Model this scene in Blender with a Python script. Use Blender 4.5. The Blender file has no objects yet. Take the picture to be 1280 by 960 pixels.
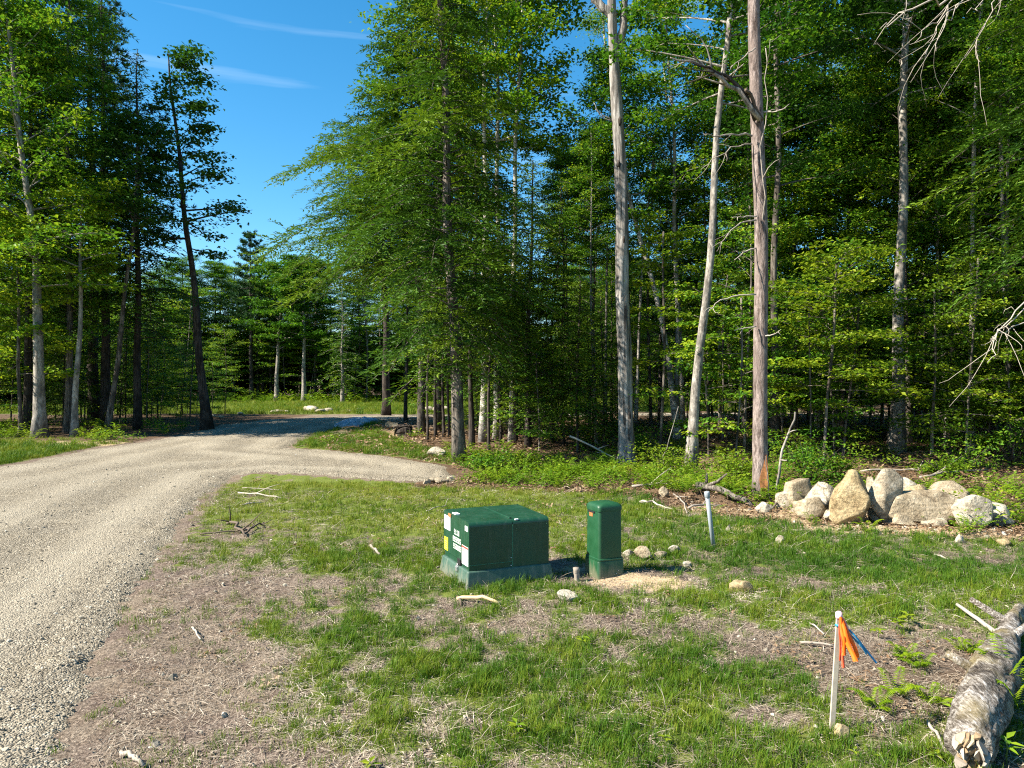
import bpy, bmesh, math, random
import numpy as np
from mathutils import Vector, Matrix, Euler

# ------------------------------------------------------------------ camera, light, exposure
sc = bpy.context.scene
C = sc.collection
CAMZ, FPX = 2.3, 924.0
cam_d = bpy.data.cameras.new('camera'); cam = bpy.data.objects.new('camera', cam_d); C.objects.link(cam)
cam.location = (0, 0, CAMZ); cam.rotation_euler = (math.radians(90), 0, 0)
cam_d.sensor_fit = 'HORIZONTAL'; cam_d.sensor_width = 36.0; cam_d.lens = 36.0*FPX/1280
cam_d.clip_start = 0.05; cam_d.clip_end = 3000
sc.camera = cam
SUN_EL = math.radians(41)
SUN_TO = Vector((-0.955, -0.296, 0)).normalized()*math.cos(SUN_EL) + Vector((0, 0, math.sin(SUN_EL)))
sun_d = bpy.data.lights.new('sun', 'SUN'); sun = bpy.data.objects.new('sun', sun_d); C.objects.link(sun)
sun_d.energy = 5.0; sun_d.angle = math.radians(0.53); sun_d.color = (1.0, 0.93, 0.80)
sun.rotation_euler = SUN_TO.to_track_quat('Z', 'Y').to_euler(); sun.location = (-30, -12, 40)
vs = sc.view_settings
vs.view_transform = 'Standard'; vs.look = 'None'; vs.gamma = 1; vs.exposure = 1.66
w = bpy.data.worlds.new('World'); sc.world = w; w.use_nodes = True
nt = w.node_tree; N, L = nt.nodes, nt.links
bg = N['Background']; bg.inputs['Strength'].default_value = 0.075
sky = N.new('ShaderNodeTexSky'); sky.sky_type = 'NISHITA'; sky.sun_disc = False
sky.sun_elevation = SUN_EL; sky.sun_rotation = math.atan2(SUN_TO.x, SUN_TO.y)
sky.air_density = 1.0; sky.dust_density = 0.35; sky.ozone_density = 3.0; sky.altitude = 300
hs = N.new('ShaderNodeHueSaturation'); hs.inputs['Saturation'].default_value = 1.34; hs.inputs['Hue'].default_value = 0.488
hs.inputs['Value'].default_value = 1.0
L.new(sky.outputs[0], hs.inputs['Color'])
# thin cirrus, the same all round the sky: streaks of stretched noise in direction space
tc = N.new('ShaderNodeTexCoord'); mp = N.new('ShaderNodeMapping'); mp.inputs['Scale'].default_value = (1.6, 1.6, 26)
mp.inputs['Location'].default_value = (0.35, 0.0, 1.86)
nz = N.new('ShaderNodeTexNoise'); nz.inputs['Scale'].default_value = 1.0; nz.inputs['Detail'].default_value = 5
cr = N.new('ShaderNodeValToRGB'); cr.color_ramp.elements[0].position = 0.59; cr.color_ramp.elements[1].position = 0.92
cr.color_ramp.elements[1].color = (0.5, 0.5, 0.5, 1)
mx = N.new('ShaderNodeMix'); mx.data_type = 'RGBA'; mx.inputs[7].default_value = (5.2, 6.3, 7.2, 1)
L.new(tc.outputs['Generated'], mp.inputs[0]); L.new(mp.outputs[0], nz.inputs['Vector']); L.new(nz.outputs[0], cr.inputs[0])
L.new(cr.outputs[0], mx.inputs[0]); L.new(hs.outputs[0], mx.inputs[6]); L.new(mx.outputs[2], bg.inputs['Color'])
sc.cycles.max_bounces = 6; sc.cycles.diffuse_bounces = 3; sc.cycles.transmission_bounces = 3
sc.cycles.use_denoising = False; sc.cycles.pixel_filter_type = 'BLACKMAN_HARRIS'; sc.cycles.filter_width = 1.15; sc.cycles.sample_clamp_indirect = 6

rng = np.random.default_rng(7)
R_ = random.Random(11)
PI = math.pi

# ------------------------------------------------------------------ terrain height, pixel helpers
_sn = np.random.default_rng(3)
def make_noise(scale, seed, n=9):
    r = np.random.default_rng(seed)
    a = r.uniform(0, 2*PI, n); k = r.uniform(0.6, 1.9, n)/scale*2*PI/1.6; p = r.uniform(0, 2*PI, n)
    def f(x, y):
        x = np.asarray(x, float); y = np.asarray(y, float); s = np.zeros(np.broadcast(x, y).shape)
        for i in range(n): s = s + np.sin((x*np.cos(a[i]) + y*np.sin(a[i]))*k[i] + p[i])
        return s/math.sqrt(n)
    return f
n_big, n_mid, n_sml, n_det = make_noise(9, 1), make_noise(2.4, 2), make_noise(0.75, 4), make_noise(0.28, 5)
def sstep(a, b, x):
    t = np.clip((np.asarray(x, float)-a)/(b-a), 0, 1); return t*t*(3-2*t)
def height(x, y):
    x = np.asarray(x, float); y = np.asarray(y, float)
    h = 0.03*n_big(x, y) + 0.014*n_mid(x, y)
    forest = sstep(15, 21, y)*sstep(3.2, 5.5, x)
    h = h + forest*(0.16 + 0.10*n_mid(x*0.8+3, y*0.8))
    # low heap of brush and soil along the edge of the woods
    h = h + 0.20*np.exp(-((y-(14.6-0.10*(x-4)))/0.55)**2)*sstep(2.2, 3.4, x)*(0.7+0.3*n_sml(x, y))*(1-sstep(4.6, 5.4, x))
    # soil bank under the hemlocks
    h = h + 0.16*sstep(25, 29, y)*sstep(-7.5, -5.5, x)*(1-sstep(44, 50, y))
    # hillock of soil beside the grass
    h = h + 0.13*np.exp(-((x-3.55)/0.30)**2-((y-11.15)/0.32)**2)
    # hollow between the two cabinets, spoil round the pedestal
    h = h - 0.05*np.exp(-((x-0.78)/0.22)**2-((y-9.0)/0.2)**2) + 0.05*np.exp(-((x-1.45)/0.35)**2-((y-8.75)/0.3)**2)
    return h
def P(px, py, dz=0.0):
    """point of the ground seen at pixel (px, py) of the 1280x960 photograph"""
    X = Y = 0.0; h = 0.0
    for _ in range(12):
        Y = (CAMZ - h)*FPX/max(py-480.0, 3.0); X = (px-640.0)/FPX*Y
        h = float(height(X, Y))
    return Vector((X, Y, h+dz))
def at(px, py, Y):
    return Vector(((px-640.0)/FPX*Y, Y, CAMZ-(py-480.0)/FPX*Y))

def poly_sd(poly, x, y):
    """signed distance to a polygon, negative inside"""
    p = np.asarray(poly, float); q = np.roll(p, -1, 0)
    x = np.asarray(x, float); y = np.asarray(y, float)
    d = np.full(x.shape, 1e9); ins = np.zeros(x.shape, bool)
    for (ax, ay), (bx, by) in zip(p, q):
        ex, ey = bx-ax, by-ay; l2 = ex*ex+ey*ey+1e-12
        t = np.clip(((x-ax)*ex+(y-ay)*ey)/l2, 0, 1)
        d = np.minimum(d, np.hypot(x-ax-t*ex, y-ay-t*ey))
        c = ((ay > y) != (by > y)) & (x < ex*(y-ay)/((by-ay) if abs(by-ay) > 1e-9 else 1e-9)+ax)
        ins ^= c
    return np.where(ins, -d, d)
def G0(px, py):
    Y = CAMZ*FPX/(py-480.0); return ((px-640)/FPX*Y, Y)
ROAD = [(1.6, -8), (-1.2, 1.5), G0(92, 965), G0(110, 900), G0(150, 792), G0(188, 728), G0(222, 674), G0(258, 624), G0(298, 593),
        G0(330, 591), G0(390, 594), G0(470, 600), G0(545, 604), G0(572, 598), G0(562, 584), G0(500, 574), G0(430, 566), G0(362, 560),
        G0(372, 553), G0(392, 543), G0(425, 534), G0(452, 527.5), G0(476, 524.5), (-4, 47.5), (8, 47), (40, 50), (40, 55.5), (8, 53), (-4, 54), G0(462, 519.5),
        G0(420, 520.5), G0(330, 525), G0(280, 530), G0(240, 539), G0(195, 549), G0(100, 562), G0(0, 583), (-14.0, 14), (-12.2, 7), (-10.5, 0), (-8.5, -8)]
def road_sd(x, y): return poly_sd(ROAD, x, y)
EDGE = [(-9, 20.5), (-3.2, 18.6), (-2.0, 16.8), (1.0, 15.6), G0(800, 618), G0(850, 640), G0(1000, 654), G0(1150, 668), G0(1290, 676), (20, 9.0), (60, 6)]   # lawn ends here
def edge_y(x):
    e = sorted(EDGE); return np.interp(x, [p[0] for p in e], [p[1] for p in e])

# ------------------------------------------------------------------ mesh helpers
def make_mesh(name, V, F4=None, F3=None, mat=None, smooth=False, tint=None, mats=None, midx=None):
    """numpy arrays to a mesh; tint is one float a face"""
    V = np.asarray(V, np.float32); m = bpy.data.meshes.new(name)
    F4 = np.zeros((0, 4), np.int32) if F4 is None else np.asarray(F4, np.int32)
    F3 = np.zeros((0, 3), np.int32) if F3 is None else np.asarray(F3, np.int32)
    nl = F4.size+F3.size; npol = len(F4)+len(F3)
    m.vertices.add(len(V)); m.vertices.foreach_set('co', V.ravel())
    m.loops.add(nl); m.loops.foreach_set('vertex_index', np.concatenate([F4.ravel(), F3.ravel()]))
    m.polygons.add(npol)
    ls = np.concatenate([np.arange(len(F4))*4, F4.size+np.arange(len(F3))*3]).astype(np.int32)
    m.polygons.foreach_set('loop_start', ls)
    m.polygons.foreach_set('use_smooth', np.full(npol, smooth, bool))
    if midx is not None: m.polygons.foreach_set('material_index', np.asarray(midx, np.int32))
    m.update(calc_edges=True); m.validate()
    if tint is not None:
        a = m.attributes.new('tint', 'FLOAT', 'FACE'); a.data.foreach_set('value', np.asarray(tint, np.float32))
    for mm in (mats or ([mat] if mat else [])): m.materials.append(mm)
    return m
class Geo:
    def __init__(s): s.V = []; s.Q = []; s.T = []; s.n = 0
    def add(s, V, Q=None, T=None):
        if Q is not None and len(Q): s.Q.append(np.asarray(Q)+s.n)
        if T is not None and len(T): s.T.append(np.asarray(T)+s.n)
        s.V.append(np.asarray(V, float)); s.n += len(V)
    def tube(s, path, rad, sides=7, cap=True, flare=None, rough=0.0, seed=0):
        path = np.asarray(path, float); n = len(path); rad = np.broadcast_to(np.asarray(rad, float), (n,))
        t = np.gradient(path, axis=0); t /= np.linalg.norm(t, axis=1)[:, None]+1e-9
        ref = np.array([0, 1.0, 0]) if abs(t[:, 1]).mean() < 0.8 else np.array([1.0, 0, 0])
        a = np.cross(t, ref); a /= np.linalg.norm(a, axis=1)[:, None]+1e-9; b = np.cross(t, a)
        th = np.arange(sides)*2*PI/sides
        rr = rad[:, None]*np.ones((1, sides))
        if rough: rr = rr*(1+rough*np.random.default_rng(seed).normal(size=(n, sides)))
        if flare is not None: rr = rr*flare
        V = path[:, None, :]+rr[:, :, None]*(np.cos(th)[None, :, None]*a[:, None, :]+np.sin(th)[None, :, None]*b[:, None, :])
        i = np.arange(n-1)[:, None]*sides; j = np.arange(sides)[None, :]; j2 = (j+1) % sides
        Q = np.stack([i+j, i+j2, i+sides+j2, i+sides+j], -1).reshape(-1, 4)
        V = V.reshape(-1, 3); T = None
        if cap:
            V = np.vstack([V, path[-1], path[0]]); k = n*sides; jj = np.arange(sides)
            T = np.vstack([np.stack([(n-1)*sides+jj, (n-1)*sides+(jj+1) % sides, np.full(sides, k)], -1),
                           np.stack([(jj+1) % sides, jj, np.full(sides, k+1)], -1)])
        s.add(V, Q, T)
    def mesh(s, name, mat, smooth=True):
        return make_mesh(name, np.vstack(s.V), np.vstack(s.Q) if s.Q else None, np.vstack(s.T) if s.T else None, mat, smooth)
def leaf_quads(p, d, n, Ln, Wd, fold=0.12):
    d = d/(np.linalg.norm(d, axis=1)[:, None]+1e-9)
    s = np.cross(n, d); s /= np.linalg.norm(s, axis=1)[:, None]+1e-9
    n2 = np.cross(d, s)
    Ln = np.broadcast_to(Ln, (len(p),))[:, None]; Wd = np.broadcast_to(Wd, (len(p),))[:, None]
    return np.stack([p, p+d*Ln*0.42+s*Wd*0.5+n2*Wd*fold, p+d*Ln-n2*Ln*0.10, p+d*Ln*0.42-s*Wd*0.5+n2*Wd*fold], 1)
class Leaves:
    def __init__(s): s.q = []; s.t = []
    def add(s, p, d, n, Ln, Wd, tint): s.q.append(leaf_quads(p, d, n, Ln, Wd)); s.t.append(np.broadcast_to(tint, (len(p),)))
    def mesh(s, name, mat):
        q = np.concatenate(s.q); t = np.concatenate(s.t); k = len(q)
        return make_mesh(name, q.reshape(-1, 3), np.arange(k*4).reshape(-1, 4), None, mat, False, t)

# ------------------------------------------------------------------ materials
def new_mat(name):
    m = bpy.data.materials.new(name); m.use_nodes = True
    t = m.node_tree; b = t.nodes['Principled BSDF']; b.inputs['Specular IOR Level'].default_value = 0.3
    return m, t, t.nodes, t.links, b
def ramp(N, stops, interp='LINEAR'):
    r = N.new('ShaderNodeValToRGB'); r.color_ramp.interpolation = interp; e = r.color_ramp.elements
    while len(e) < len(stops): e.new(0.5)
    for i, (p, c) in enumerate(stops): e[i].position = p; e[i].color = tuple(c)+(1,) if len(c) == 3 else c
    return r
def noise(N, L, vec, scale, detail=4, rough=0.55):
    n = N.new('ShaderNodeTexNoise'); n.inputs['Scale'].default_value = scale; n.inputs['Detail'].default_value = detail
    n.inputs['Roughness'].default_value = rough
    if vec is not None: L.new(vec, n.inputs['Vector'])
    return n
def mapping(N, L, vec, sc_):
    m = N.new('ShaderNodeMapping'); m.inputs['Scale'].default_value = sc_; L.new(vec, m.inputs[0]); return m.outputs[0]
def mixc(N, L, fac, a, b, mode='MIX'):
    m = N.new('ShaderNodeMix'); m.data_type = 'RGBA'; m.blend_type = mode
    for v, k in ((fac, 0), (a, 6), (b, 7)):
        if isinstance(v, (int, float)): m.inputs[k].default_value = v
        elif isinstance(v, tuple): m.inputs[k].default_value = v if len(v) == 4 else v+(1,)
        else: L.new(v, m.inputs[k])
    return m.outputs[2]
def math_(N, L, op, a, b=0.0, clamp=False):
    m = N.new('ShaderNodeMath'); m.operation = op; m.use_clamp = clamp
    for v, k in ((a, 0), (b, 1)):
        if isinstance(v, (int, float)): m.inputs[k].default_value = v
        else: L.new(v, m.inputs[k])
    return m.outputs[0]
def bump(N, L, b, hgt, strength=0.5, dist=0.02):
    n = N.new('ShaderNodeBump'); n.inputs['Strength'].default_value = strength; n.inputs['Distance'].default_value = dist
    L.new(hgt, n.inputs['Height']); L.new(n.outputs[0], b.inputs['Normal'])
def leaf_mat(name, stops, transl=0.35, instancer=False):
    m, t, N, L, b = new_mat(name)
    a = N.new('ShaderNodeAttribute'); a.attribute_name = 'tint'
    v = a.outputs['Fac']
    if instancer:
        a2 = N.new('ShaderNodeAttribute'); a2.attribute_type = 'INSTANCER'; a2.attribute_name = 'hue'
        v = math_(N, L, 'ADD', math_(N, L, 'MULTIPLY', v, 0.35), math_(N, L, 'MULTIPLY', a2.outputs['Fac'], 0.65))
    else:
        oi = N.new('ShaderNodeObjectInfo')
        v = math_(N, L, 'ADD', v, math_(N, L, 'MULTIPLY', math_(N, L, 'SUBTRACT', oi.outputs['Random'], 0.5), 0.30))
    r = ramp(N, stops); L.new(v, r.inputs[0])
    L.new(r.outputs[0], b.inputs['Base Color']); b.inputs['Roughness'].default_value = 0.5; b.inputs['Specular IOR Level'].default_value = 0.14
    tr = N.new('ShaderNodeBsdfTranslucent'); L.new(mixc(N, L, 0.5, r.outputs[0], (1.35, 1.35, 0.5), 'MULTIPLY'), tr.inputs[0])
    ms = N.new('ShaderNodeMixShader'); ms.inputs[0].default_value = transl
    L.new(b.outputs[0], ms.inputs[1]); L.new(tr.outputs[0], ms.inputs[2]); L.new(ms.outputs[0], N['Material Output'].inputs[0])
    return m
def bark_mat(name, c1, c2, c3=None, zs=0.12, scale=14, bstr=0.7, patch=None):
    m, t, N, L, b = new_mat(name)
    tc = N.new('ShaderNodeTexCoord'); oi = N.new('ShaderNodeObjectInfo')
    v = N.new('ShaderNodeVectorMath'); v.operation = 'ADD'; L.new(tc.outputs['Object'], v.inputs[0]); L.new(oi.outputs['Location'], v.inputs[1])
    mv = mapping(N, L, v.outputs[0], (1, 1, zs))
    n1 = noise(N, L, mv, scale, 6, 0.65); n2 = noise(N, L, v.outputs[0], 1.7, 4); n3 = noise(N, L, mv, scale*3.1, 4, 0.7)
    r = ramp(N, [(0.38, c1), (0.58, c2)]); L.new(n1.outputs[0], r.inputs[0]); col = r.outputs[0]
    r3 = ramp(N, [(0.38, (0.48, 0.47, 0.46)), (0.6, (1.12, 1.12, 1.12))]); L.new(n3.outputs[0], r3.inputs[0])
    col = mixc(N, L, 0.8, col, r3.outputs[0], 'MULTIPLY')
    r2 = ramp(N, [(0.48, (0, 0, 0)), (0.62, (1, 1, 1))]); L.new(n2.outputs[0], r2.inputs[0])
    col = mixc(N, L, math_(N, L, 'MULTIPLY', r2.outputs[0], 0.7), col, c3 or tuple(0.55*x for x in c1))
    L.new(col, b.inputs['Base Color']); b.inputs['Roughness'].default_value = 0.9; b.inputs['Specular IOR Level'].default_value = 0.12
    bump(N, L, b, mixc(N, L, 0.4, n1.outputs[0], n3.outputs[0]), min(1, bstr*1.3), 0.05)
    return m
def plain_mat(name, c, rough=0.6, var=0.12, scale=20, bstr=0.0, metal=0.0, dirt=None):
    m, t, N, L, b = new_mat(name)
    tc = N.new('ShaderNodeTexCoord'); n = noise(N, L, tc.outputs['Object'], scale, 5, 0.6)
    r = ramp(N, [(0.3, tuple(x*(1-var) for x in c)), (0.7, tuple(min(1, x*(1+var)) for x in c))]); L.new(n.outputs[0], r.inputs[0]); col = r.outputs[0]
    if dirt:
        n2 = noise(N, L, tc.outputs['Object'], scale*0.35, 6, 0.7); r2 = ramp(N, [(0.5, (0, 0, 0)), (0.78, (1, 1, 1))]); L.new(n2.outputs[0], r2.inputs[0])
        col = mixc(N, L, math_(N, L, 'MULTIPLY', r2.outputs[0], 0.55), col, dirt)
    L.new(col, b.inputs['Base Color']); b.inputs['Roughness'].default_value = rough; b.inputs['Metallic'].default_value = metal
    if bstr: bump(N, L, b, n.outputs[0], bstr, 0.01)
    return m
M = {}
M['leaf'] = leaf_mat('broadleaf', [(0.0, (0.018, 0.062, 0.006)), (0.40, (0.062, 0.168, 0.013)), (0.75, (0.140, 0.255, 0.016)), (1.0, (0.25, 0.325, 0.018))], 0.38)
M['leaf_dark'] = leaf_mat('dark_broadleaf', [(0.0, (0.015, 0.050, 0.008)), (0.6, (0.042, 0.118, 0.014)), (1.0, (0.105, 0.205, 0.018))], 0.30)
M['leaf_lime'] = leaf_mat('lime_broadleaf', [(0.0, (0.050, 0.120, 0.010)), (0.5, (0.12, 0.20, 0.012)), (1.0, (0.24, 0.29, 0.018))], 0.42)
M['hemlock'] = leaf_mat('hemlock_needles', [(0.0, (0.018, 0.052, 0.006)), (0.5, (0.064, 0.142, 0.012)), (1.0, (0.165, 0.240, 0.014))], 0.25)
M['pine'] = leaf_mat('pine_needles', [(0.0, (0.013, 0.045, 0.018)), (0.6, (0.030, 0.080, 0.026)), (1.0, (0.065, 0.125, 0.032))], 0.18)
M['grass'] = leaf_mat('grass_blades', [(0.0, (0.024, 0.078, 0.008)), (0.35, (0.062, 0.132, 0.010)), (0.65, (0.140, 0.190, 0.013)), (1.0, (0.29, 0.27, 0.06))], 0.30, True)
M['straw'] = leaf_mat('dry_straw', [(0.0, (0.065, 0.047, 0.035)), (0.4, (0.215, 0.168, 0.128)), (0.7, (0.40, 0.335, 0.26)), (1.0, (0.60, 0.53, 0.43))], 0.12, True)
M['litter'] = leaf_mat('dead_leaves', [(0.0, (0.06, 0.035, 0.02)), (0.4, (0.17, 0.10, 0.055)), (0.75, (0.30, 0.22, 0.14)), (1.0, (0.42, 0.36, 0.28))], 0.10, True)
M['weed'] = leaf_mat('weed_leaves', [(0.0, (0.045, 0.125, 0.010)), (0.5, (0.12, 0.215, 0.012)), (1.0, (0.27, 0.32, 0.018))], 0.40, True)
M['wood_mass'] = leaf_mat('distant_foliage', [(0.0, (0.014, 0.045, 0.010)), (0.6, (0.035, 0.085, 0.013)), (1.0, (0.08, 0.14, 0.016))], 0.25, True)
M['fern'] = leaf_mat('fern_fronds', [(0.0, (0.07, 0.155, 0.008)), (0.5, (0.17, 0.27, 0.010)), (1.0, (0.30, 0.36, 0.02))], 0.45)
M['bark'] = bark_mat('grey_bark', (0.055, 0.045, 0.037), (0.215, 0.185, 0.155))
M['bark_dark'] = bark_mat('dark_bark', (0.030, 0.024, 0.020), (0.095, 0.078, 0.066))
M['bark_pale'] = bark_mat('pale_bark', (0.13, 0.115, 0.098), (0.36, 0.325, 0.28), (0.10, 0.09, 0.078), 0.35, 9, 0.4)
M['bark_snag'] = bark_mat('weathered_wood', (0.05, 0.043, 0.038), (0.37, 0.345, 0.315), (0.15, 0.13, 0.11), 0.05, 13, 1.0)
M['bark_pink'] = bark_mat('pinkish_pine_bark', (0.095, 0.07, 0.06), (0.30, 0.24, 0.215), (0.17, 0.13, 0.112), 0.22, 15, 0.8)
M['bark_birch'] = bark_mat('birch_bark', (0.22, 0.20, 0.17), (0.52, 0.48, 0.42), (0.055, 0.047, 0.04), 2.2, 5, 0.4)
M['twig'] = plain_mat('bare_twig', (0.26, 0.22, 0.18), 0.85, 0.3, 6)
M['twig_dark'] = plain_mat('dark_twig', (0.10, 0.075, 0.055), 0.9, 0.3, 6)
M['twig_pale'] = plain_mat('bleached_twig', (0.34, 0.295, 0.24), 0.85, 0.2, 6)
M['wood_old'] = plain_mat('old_wood', (.22, .15, .085), .9, .35, 14, .5)
M['wood_raw'] = plain_mat('raw_wood', (0.46, 0.34, 0.19), 0.8, 0.25, 12, 0.4)

# ------------------------------------------------------------------ object helpers
def thing(name, label, cat, loc=(0, 0, 0), rz=0.0, group=None):
    o = bpy.data.objects.new(name, None); C.objects.link(o); o.empty_display_size = 0.2
    o.location = loc; o.rotation_euler = (0, 0, rz); o['label'] = label; o['category'] = cat
    if group: o['group'] = group
    return o
def obj(name, mesh, parent=None, loc=None):
    o = bpy.data.objects.new(name, mesh); C.objects.link(o)
    if parent is not None: o.parent = parent
    if loc is not None: o.location = loc
    return o
def tag(o, label, cat, group=None):
    o['label'] = label; o['category'] = cat
    if group: o['group'] = group
    return o
def bm_mesh(name, bm, mat, smooth=False):
    bmesh.ops.recalc_face_normals(bm, faces=bm.faces)
    m = bpy.data.meshes.new(name); bm.to_mesh(m); bm.free()
    for x in (mat if isinstance(mat, (list, tuple)) else [mat]): m.materials.append(x)
    m.polygons.foreach_set('use_smooth', np.full(len(m.polygons), smooth, bool)); return m
def box_bm(bm, lo, hi, bev=0.0, seg=2):
    r = bmesh.ops.create_cube(bm, size=1.0); vs_ = r['verts']
    for v in vs_: v.co = Vector([(lo[i]+hi[i])/2+v.co[i]*(hi[i]-lo[i]) for i in range(3)])
    if bev: bmesh.ops.bevel(bm, geom=list({e for v in vs_ for e in v.link_edges}), offset=bev, segments=seg, profile=0.5, affect='EDGES')
def frustum_bm(bm, w0, d0, w1, d1, z0, z1, bev=0.0, c0=(0, 0), c1=(0, 0)):
    vb = [bm.verts.new((c0[0]+sx*w0/2, c0[1]+sy*d0/2, z0)) for sx, sy in ((-1, -1), (1, -1), (1, 1), (-1, 1))]
    vt = [bm.verts.new((c1[0]+sx*w1/2, c1[1]+sy*d1/2, z1)) for sx, sy in ((-1, -1), (1, -1), (1, 1), (-1, 1))]
    bm.faces.new(vb[::-1]); bm.faces.new(vt)
    for i in range(4): bm.faces.new((vb[i], vb[(i+1) % 4], vt[(i+1) % 4], vt[i]))
    if bev: bmesh.ops.bevel(bm, geom=list({e for v in vb+vt for e in v.link_edges}), offset=bev, segments=2, profile=0.5, affect='EDGES')

# ------------------------------------------------------------------ ground
def grid_lines(segs):
    out = [segs[0][0]]
    for a, b, st in segs:
        n = max(1, round((b-a)/st)); out += list(np.linspace(a, b, n+1)[1:])
    return np.array(out)
def grid_mesh(xs, ys, zf, keep=None):
    X, Y = np.meshgrid(xs, ys); V = np.stack([X, Y, zf(X, Y)], -1).reshape(-1, 3)
    nx, ny = len(xs), len(ys); i = np.arange(ny-1)[:, None]*nx+np.arange(nx-1)[None, :]
    Q = np.stack([i, i+1, i+nx+1, i+nx], -1).reshape(-1, 4)
    if keep is not None:
        k = keep(X, Y).reshape(-1); Q = Q[k[Q].all(1)]
        u, inv = np.unique(Q, return_inverse=True); V = V[u]; Q = inv.reshape(-1, 4)
    return V, Q
# how much grows where ------------------------------------------------
def blob(x, y, px, py, rx, ry):
    gx, gy = G0(px, py); return np.exp(-((x-gx)/rx)**2-((y-gy)/ry)**2)
BARE = [(1075, 845, 0.75, 0.75, 1.1), (1010, 905, 0.45, 0.35, 0.8), (800, 735, 0.62, 0.35, 1.3), (715, 712, 0.4, 0.3, 1.0), (330, 735, 1.0, 0.55, 0.8), (240, 860, 0.75, 0.8, 0.8), (700, 785, 0.9, 0.3, 0.45),
        (330, 660, 0.9, 0.9, 0.6), (960, 800, 0.4, 0.35, 0.5), (560, 905, 0.4, 0.25, 0.5), (1180, 820, 0.6, 0.7, 0.9), (420, 955, 0.5, 0.25, 0.7), (1080, 735, 1.0, 0.25, 0.6),
        (310, 625, 0.9, 1.0, 0.5), (650, 760, 0.5, 0.2, 0.5), (840, 790, 0.5, 0.2, 0.4), (520, 780, 0.4, 0.2, 0.3), (860, 640, 1.0, 0.7, 0.8), (940, 668, 0.35, 0.3, 0.9)]
LUSH = [(1000, 870, 0.35, 0.6, 0.6), (880, 850, 0.6, 0.5, 0.55), (1200, 720, 1.3, 0.7, 1.0), (980, 690, 1.2, 1.0, 0.7), (620, 745, 0.7, 0.25, 0.7), (470, 700, 0.6, 0.5, 0.6), (560, 640, 2.5, 2.5, 0.35),
        (690, 855, 0.6, 0.35, 0.5), (590, 850, 0.5, 0.35, 0.4), (450, 800, 0.5, 0.5, 0.45), (700, 930, 0.9, 0.25, 0.4), (930, 945, 0.7, 0.3, 0.6), (830, 700, 0.4, 0.3, 0.4), (1100, 765, 0.5, 0.3, 0.4)]
def lawn_zone(x, y): return (y < edge_y(x)) & (y > 0)
def grass_d(x, y):
    x = np.asarray(x, float); y = np.asarray(y, float)
    sd = road_sd(x, y)
    g = 0.61+0.13*n_mid(x, y)+0.22*n_sml(x, y)+0.22*n_det(x, y)
    g = g-0.44*(1-sstep(0.2, 2.2, sd))*(1-sstep(8.5, 12, y))
    for b in BARE: g = g-0.72*b[4]*blob(x, y, *b[:4])
    for b in LUSH: g = g+b[4]*blob(x, y, *b[:4])
    g = g+0.25*sstep(10, 13, y)
    g = np.where(lawn_zone(x, y) & (x > -9), g, 0)
    # verge across the road, the strip behind the drive, and the far clearing
    strip = sstep(0.0, 0.5, sd)*(x < -10)*(1-sstep(-3, 3, y-(27.5+0.9*(-x-14)*0.25)))*sstep(2, 6, y)
    g = np.maximum(g, strip*(1.1+0.15*n_mid(x, y)))
    drive = poly_sd([G0(362, 560), G0(430, 566), G0(500, 574), G0(566, 583), G0(600, 586), G0(560, 566), G0(520, 560), G0(490, 550), G0(470, 538), G0(480, 528), G0(425, 533), G0(372, 553)], x, y)
    g = np.maximum(g, sstep(0.3, -0.3, drive)*(1.15+0.2*n_mid(x, y)))
    g = np.maximum(g, ((y > 56) & (y < 96) & (x < 22) & (x > -60))*0.9)
    return np.clip(g*sstep(-0.1, 0.35, sd+0.12*n_det(x, y)), 0, 1)
def sand_d(x, y):
    s = 1.2*blob(x, y, 800, 735, 0.6, 0.32)+0.5*blob(x, y, 716, 712, 0.4, 0.3)+0.9*np.exp(-((x-3.55)/0.30)**2-((y-11.15)/0.32)**2)
    s = s+0.9*blob(x, y, 500, 545, 1.3, 4)*(y > 25)
    s = s+0.7*np.exp(-((y-(13.2-0.05*(x-4)*2))/0.7)**2)*sstep(2, 3, x)*(1-sstep(7, 9, x))
    s = s+1.0*np.exp(-((y-11.7+0.17*(x-6))/0.45)**2)*sstep(4, 5, x)*(1-sstep(7.3, 8.2, x))
    s = s+0.9*((x < -15)*np.exp(-((y-28.5)/1.2)**2))
    return np.clip(s+0.15*n_sml(x, y)*(s > 0.1), 0, 1)
xs = grid_lines([(-420, -80, 34), (-80, -24, 2.0), (-24, -9, 0.4), (-9, 8, 0.10), (8, 20, 0.35), (20, 60, 1.6), (60, 420, 36)])
ys = grid_lines([(-60, 3, 4.5), (3, 13, 0.10), (13, 22, 0.22), (22, 60, 0.6), (60, 110, 1.6), (110, 650, 36)])
def ground_z(x, y):
    z = height(x, y)+0.010*n_det(x, y)*(y < 30)*(y > 2)
    return z-0.10*sstep(-0.32, -0.75, road_sd(x, y))
gV, gQ = grid_mesh(xs, ys, ground_z)
gm = make_mesh('ground', gV, gQ, None, None, True)
far = np.hypot(gV[:, 0], gV[:, 1])
for nm, f in (('grass_cover', grass_d), ('sand', sand_d)):
    a = gm.attributes.new(nm, 'FLOAT', 'POINT'); a.data.foreach_set('value', f(gV[:, 0], gV[:, 1]).astype(np.float32))
woods = np.where(gV[:, 1] > edge_y(gV[:, 0]), 1.0, 0.0)*(gV[:, 0] > -4)
woods = np.maximum(woods, (gV[:, 0] < -15)*(gV[:, 1] > 29)*(gV[:, 1] < 56)); woods = np.maximum(woods, (gV[:, 1] > 92)*1.0); woods = np.maximum(woods, (gV[:, 1] > 23)*(gV[:, 0] > -7.5)*(gV[:, 1] < 47))
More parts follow.
